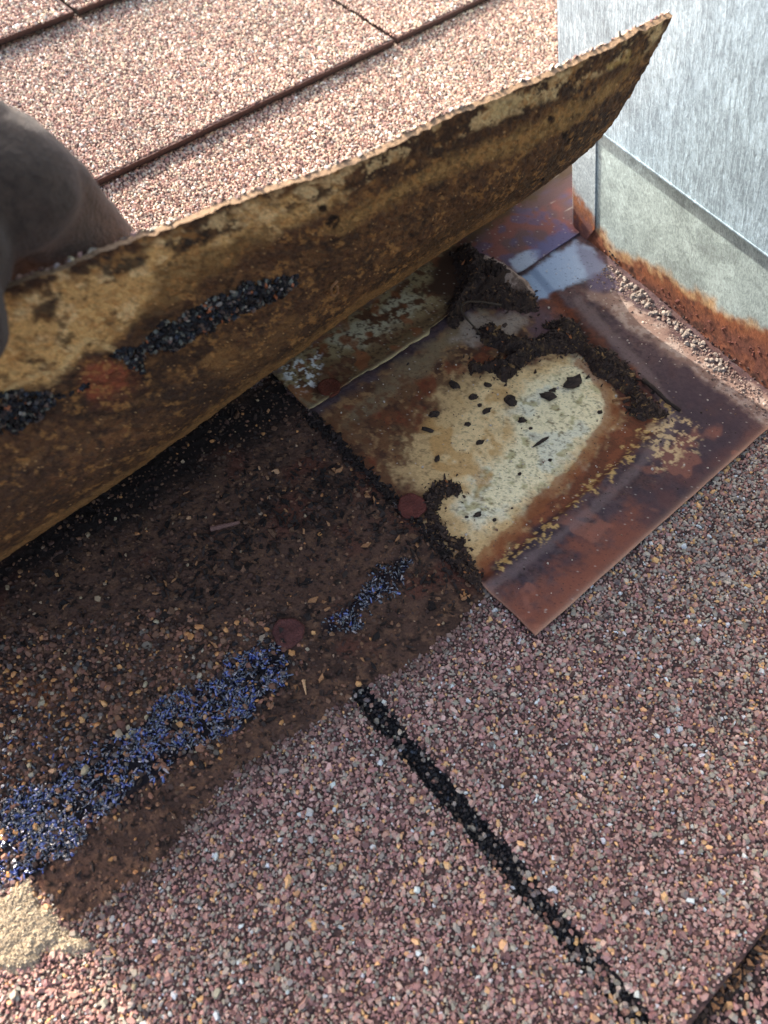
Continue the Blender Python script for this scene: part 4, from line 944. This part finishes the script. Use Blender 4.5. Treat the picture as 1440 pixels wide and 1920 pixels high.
# bigger soft lumps of grey sediment
n = 90; a_ = rs.uniform(34, 112, n); uq = wallu(a_) - rs.uniform(4, 13, n)
o = granules('sediment_lumps', np.stack([uq, a_, plate_h(uq, a_) + .3], -1), rs.uniform(.8, 1.9, n), np.tile(lin((132, 120, 110)), (n, 1)) * rs.uniform(.85, 1.15, (n, 1)), M_GRAN, None, high=.8, flat=.45); o['label'] = 'rounded grey sediment lumps in the dust beside the casing'; o['category'] = 'sediment'
# scale flakes fallen from the rusty foot of the wall
n = 420; a_ = rs.uniform(22, 150, n); hq = np.abs(rs.normal(0, 2.2, n)); Xq = wall(a_, hq, rs.uniform(.2, .9, n))
o = granules('rust_scale', Xq, rs.uniform(.3, 1.0, n), np.array([lin((70, 48, 42)), lin((104, 66, 52)), lin((50, 38, 36))])[rs.choice(3, n)], M_MUD, None, nrm=np.tile(WN, (n, 1)), high=.5, tilt=.25); o['label'] = 'dark rust scale crumbling along the foot of the upturned leg'; o['category'] = 'rust scale'
n = 60; a_ = rs.uniform(60, 140, n); hq = rs.uniform(3, 20, n) * (a_ / 140) + 2
o = granules('rust_scale', wall(a_, hq, rs.uniform(.1, .4, n)), rs.uniform(.4, .9, n), np.tile(lin((92, 50, 40)), (n, 1)), M_MUD, None, nrm=np.tile(WN, (n, 1)), high=.4, tilt=.2); o['label'] = 'small rust blisters on the orange foot of the leg'; o['category'] = 'rust scale'
# pale grit on the plates
n = 420; uq = rs.uniform(-175, -20, n); vq = rs.uniform(5, 140, n)
o = granules('plate_grit', np.stack([uq, vq, plate_h(uq, vq) + .05], -1), np.clip(np.exp(rs.normal(-1.3, .45, n)), .12, .8), np.array([lin((196, 180, 160)), lin((120, 90, 70)), lin((60, 46, 38))])[rs.choice(3, n, p=[.4, .3, .3])], M_GRAN, None, high=1.0); o['label'] = 'tiny grit sprinkled over the rusty plate'; o['category'] = 'grit'
# bright pebbles picked out on the mud
PB = [(518, 885, 20), (355, 972, 12), (218, 975, 9), (400, 990, 11), (108, 1080, 10), (690, 1020, 8), (588, 1188, 10), (160, 1445, 20), (195, 1320, 16), (155, 1350, 13), (55, 1435, 12), (240, 1380, 12), (275, 1345, 11), (385, 1345, 11), (330, 1355, 12), (98, 1445, 16), (130, 1515, 12), (65, 1550, 13), (190, 1500, 10), (487, 880, 9), (350, 690, 9), (672, 1283, 15), (90, 1700, 14), (250, 1850, 11), (565, 1030, 9), (1270, 495, 1)]
k = len(PB) - 1; Pp = np.array([at(x, y, .8) for x, y, s in PB[:k]]); Pp[:, 2] = low_h(Pp[:, 0], Pp[:, 1]) + .8
cc = np.array([lin((214, 160, 104)), lin((196, 150, 110)), lin((170, 152, 118))])[rs.choice(3, k)]
o = granules('pale_pebbles', Pp, np.array([s / 2 / 5.4 for _, _, s in PB[:k]]), cc, M_GRAN, None, tilt=.15, high=.7, elong=.6); o['label'] = 'sparse orange-tan pebbles standing out on the dark mud'; o['category'] = 'pebbles'

# sand patch in the sunlit lower left corner
uvp = np.array([at(x, y, 0)[:2] for x, y in SAND]); u0, v0 = uvp.min(0) - 6; u1, v1 = uvp.max(0) + 6
us = np.arange(u0, u1, .6); vs_ = np.arange(v0, v1, .6); U, V = np.meshgrid(us, vs_, indexing='ij'); U = U.ravel(); V = V.ravel()
sd = sdpoly(U, V, uvp) + (fbm(U, V, 8, 5, 500, .6) - .5) * 12
W_ = low_h(U, V) - .4 + ss(sd, -1, 5) * (1.5 + 1.6 * fbm(U, V, 7, 4, 501, .6) + .8 * (fbm(U, V, 1.4, 2, 502) - .5))
keep = (sd.reshape(len(us), len(vs_))[:-1, :-1] > -1).ravel()
cc = np.tile(lin((164, 146, 120)), (len(U), 1)) * (.75 + .5 * fbm(U, V, 3, 4, 503))[:, None]
V3, F3, cc = compact(np.stack([U, V, W_], -1), gridfaces(len(us), len(vs_), keep), cc)
stuff(mk('sand_patch', V3, F3, mat('dry_sand', attr='col', rough=.95, spec=.1, var=(2500, .75, 1.2), bump=((3000, .0004, .8),)), None, vcol=cc), 'tan sandy silt heaped at the end of the mud band in the sunny corner', 'sand')
kk = np.where(sd > 1)[0]; kk = kk[rs.randint(0, len(kk), 5200)]
stuff(granules('sand_grains', np.stack([U[kk], V[kk], W_[kk]], -1), rs.uniform(.15, .5, 5200), np.tile(lin((176, 158, 132)), (5200, 1)) * rs.uniform(.6, 1.25, (5200, 1)), M_GRAN, None, n=5, high=1.0), 'loose tan sand grains on the silt in the sunny corner', 'sand')

# ================================================================== GLOVED HAND
def capsule_mesh(chains, voxel):
    """unions tapered capsules: chains of (point, radius) -> mesh object via voxel remesh"""
    Vs = []; Fs = []; Ss = []; off = 0
    for ch in chains:
        for (p0, r0), (p1, r1) in zip(ch[:-1], ch[1:]):
            p0 = np.array(p0, float); p1 = np.array(p1, float)
            for t in np.linspace(0, 1, max(2, int(np.linalg.norm(p1 - p0) / 2.0))):
                c = p0 + (p1 - p0) * t; r = r0 + (r1 - r0) * t; kk, LL = 14, 9
                ring = [(c + r * np.array([math.sin(math.pi * j / LL) * math.cos(2 * math.pi * i / kk), math.sin(math.pi * j / LL) * math.sin(2 * math.pi * i / kk), math.cos(math.pi * j / LL)])) for j in range(1, LL) for i in range(kk)]
                ring += [c + np.array([0, 0, r]), c - np.array([0, 0, r])]
                Vs += ring
                for j in range(LL - 2):
                    for i in range(kk): Fs += [off + j * kk + i, off + j * kk + (i + 1) % kk, off + (j + 1) * kk + (i + 1) % kk, off + (j + 1) * kk + i]; Ss.append(4)
                for i in range(kk):
                    Fs += [off + len(ring) - 2, off + (i + 1) % kk, off + i]; Ss.append(3)
                    Fs += [off + len(ring) - 1, off + (LL - 2) * kk + i, off + (LL - 2) * kk + (i + 1) % kk]; Ss.append(3)
                off += len(ring)
    return np.array(Vs), (np.array(Fs), np.array(Ss))
def A(x, y, w): return at(x, y, w)
chains = [
    # index finger: thick upper joint, then the end hooked over the back of the shingle
    [(A(-230, 330, 160), 18), (A(-60, 322, 160), 18.5), (A(18, 346, 156), 16.5)],
    [(A(28, 338, 152), 16.0), (A(104, 402, 137), 15.2), (A(178, 474, 121), 13.8), (A(240, 560, 96), 12)],
    [(A(-220, 440, 160), 16), (A(-110, 440, 158), 14), (A(-60, 560, 120), 10), (A(-40, 680, 92), 9)],
    [(A(-60, 430, 140), 13), (A(20, 500, 112), 12), (A(70, 560, 92), 11), (A(110, 640, 70), 9)],
    [(A(-320, 480, 155), 16), (A(-200, 560, 138), 14), (A(-80, 700, 104), 12)],
    # back of the hand and wrist, outside the frame
    [(A(-170, 330, 158), 17), (A(-220, 430, 160), 18), (A(-320, 480, 155), 16)],
    [(A(-150, 350, 160), 17), (A(-360, 330, 176), 22), (A(-620, 330, 195), 27), (A(-900, 380, 205), 26)],
    [(A(-220, 440, 160), 18), (A(-400, 460, 176), 22), (A(-620, 400, 195), 26)],
    # thumb in front of the shingle
    [(A(-500, 420, 190), 20), (A(-340, 470, 182), 15), (A(-190, 520, 165), 12.5), (A(-96, 560, 152), 11.3), (A(-72, 612, 145), 10.6)],
]
HV, HF = capsule_mesh(chains, 1.6)
person = empty('person', A(-100, 400, 120))
tag(person, 'hand in a grey-brown work glove gripping the loose edge at the left', 'person')
gl = mk('glove', HV, HF, M_GLOVE, person, vcol=None, smooth=True)
md = gl.modifiers.new('remesh', 'REMESH'); md.mode = 'VOXEL'; md.voxel_size = .0016; md.use_smooth_shade = True
sm_ = gl.modifiers.new('smooth', 'SMOOTH'); sm_.iterations = 6; sm_.factor = .6
tx = bpy.data.textures.new('creases', 'CLOUDS'); tx.noise_scale = .017
dm = gl.modifiers.new('creases', 'DISPLACE'); dm.texture = tx; dm.strength = .0036; dm.mid_level = .5
gm = M_GLOVE.node_tree
for nd in gm.nodes:
    if nd.type == 'ATTRIBUTE':
        for l in list(nd.outputs['Color'].links):
            ts = l.to_socket; gm.links.remove(l); ts.default_value = (*lin((78, 66, 56)), 1)
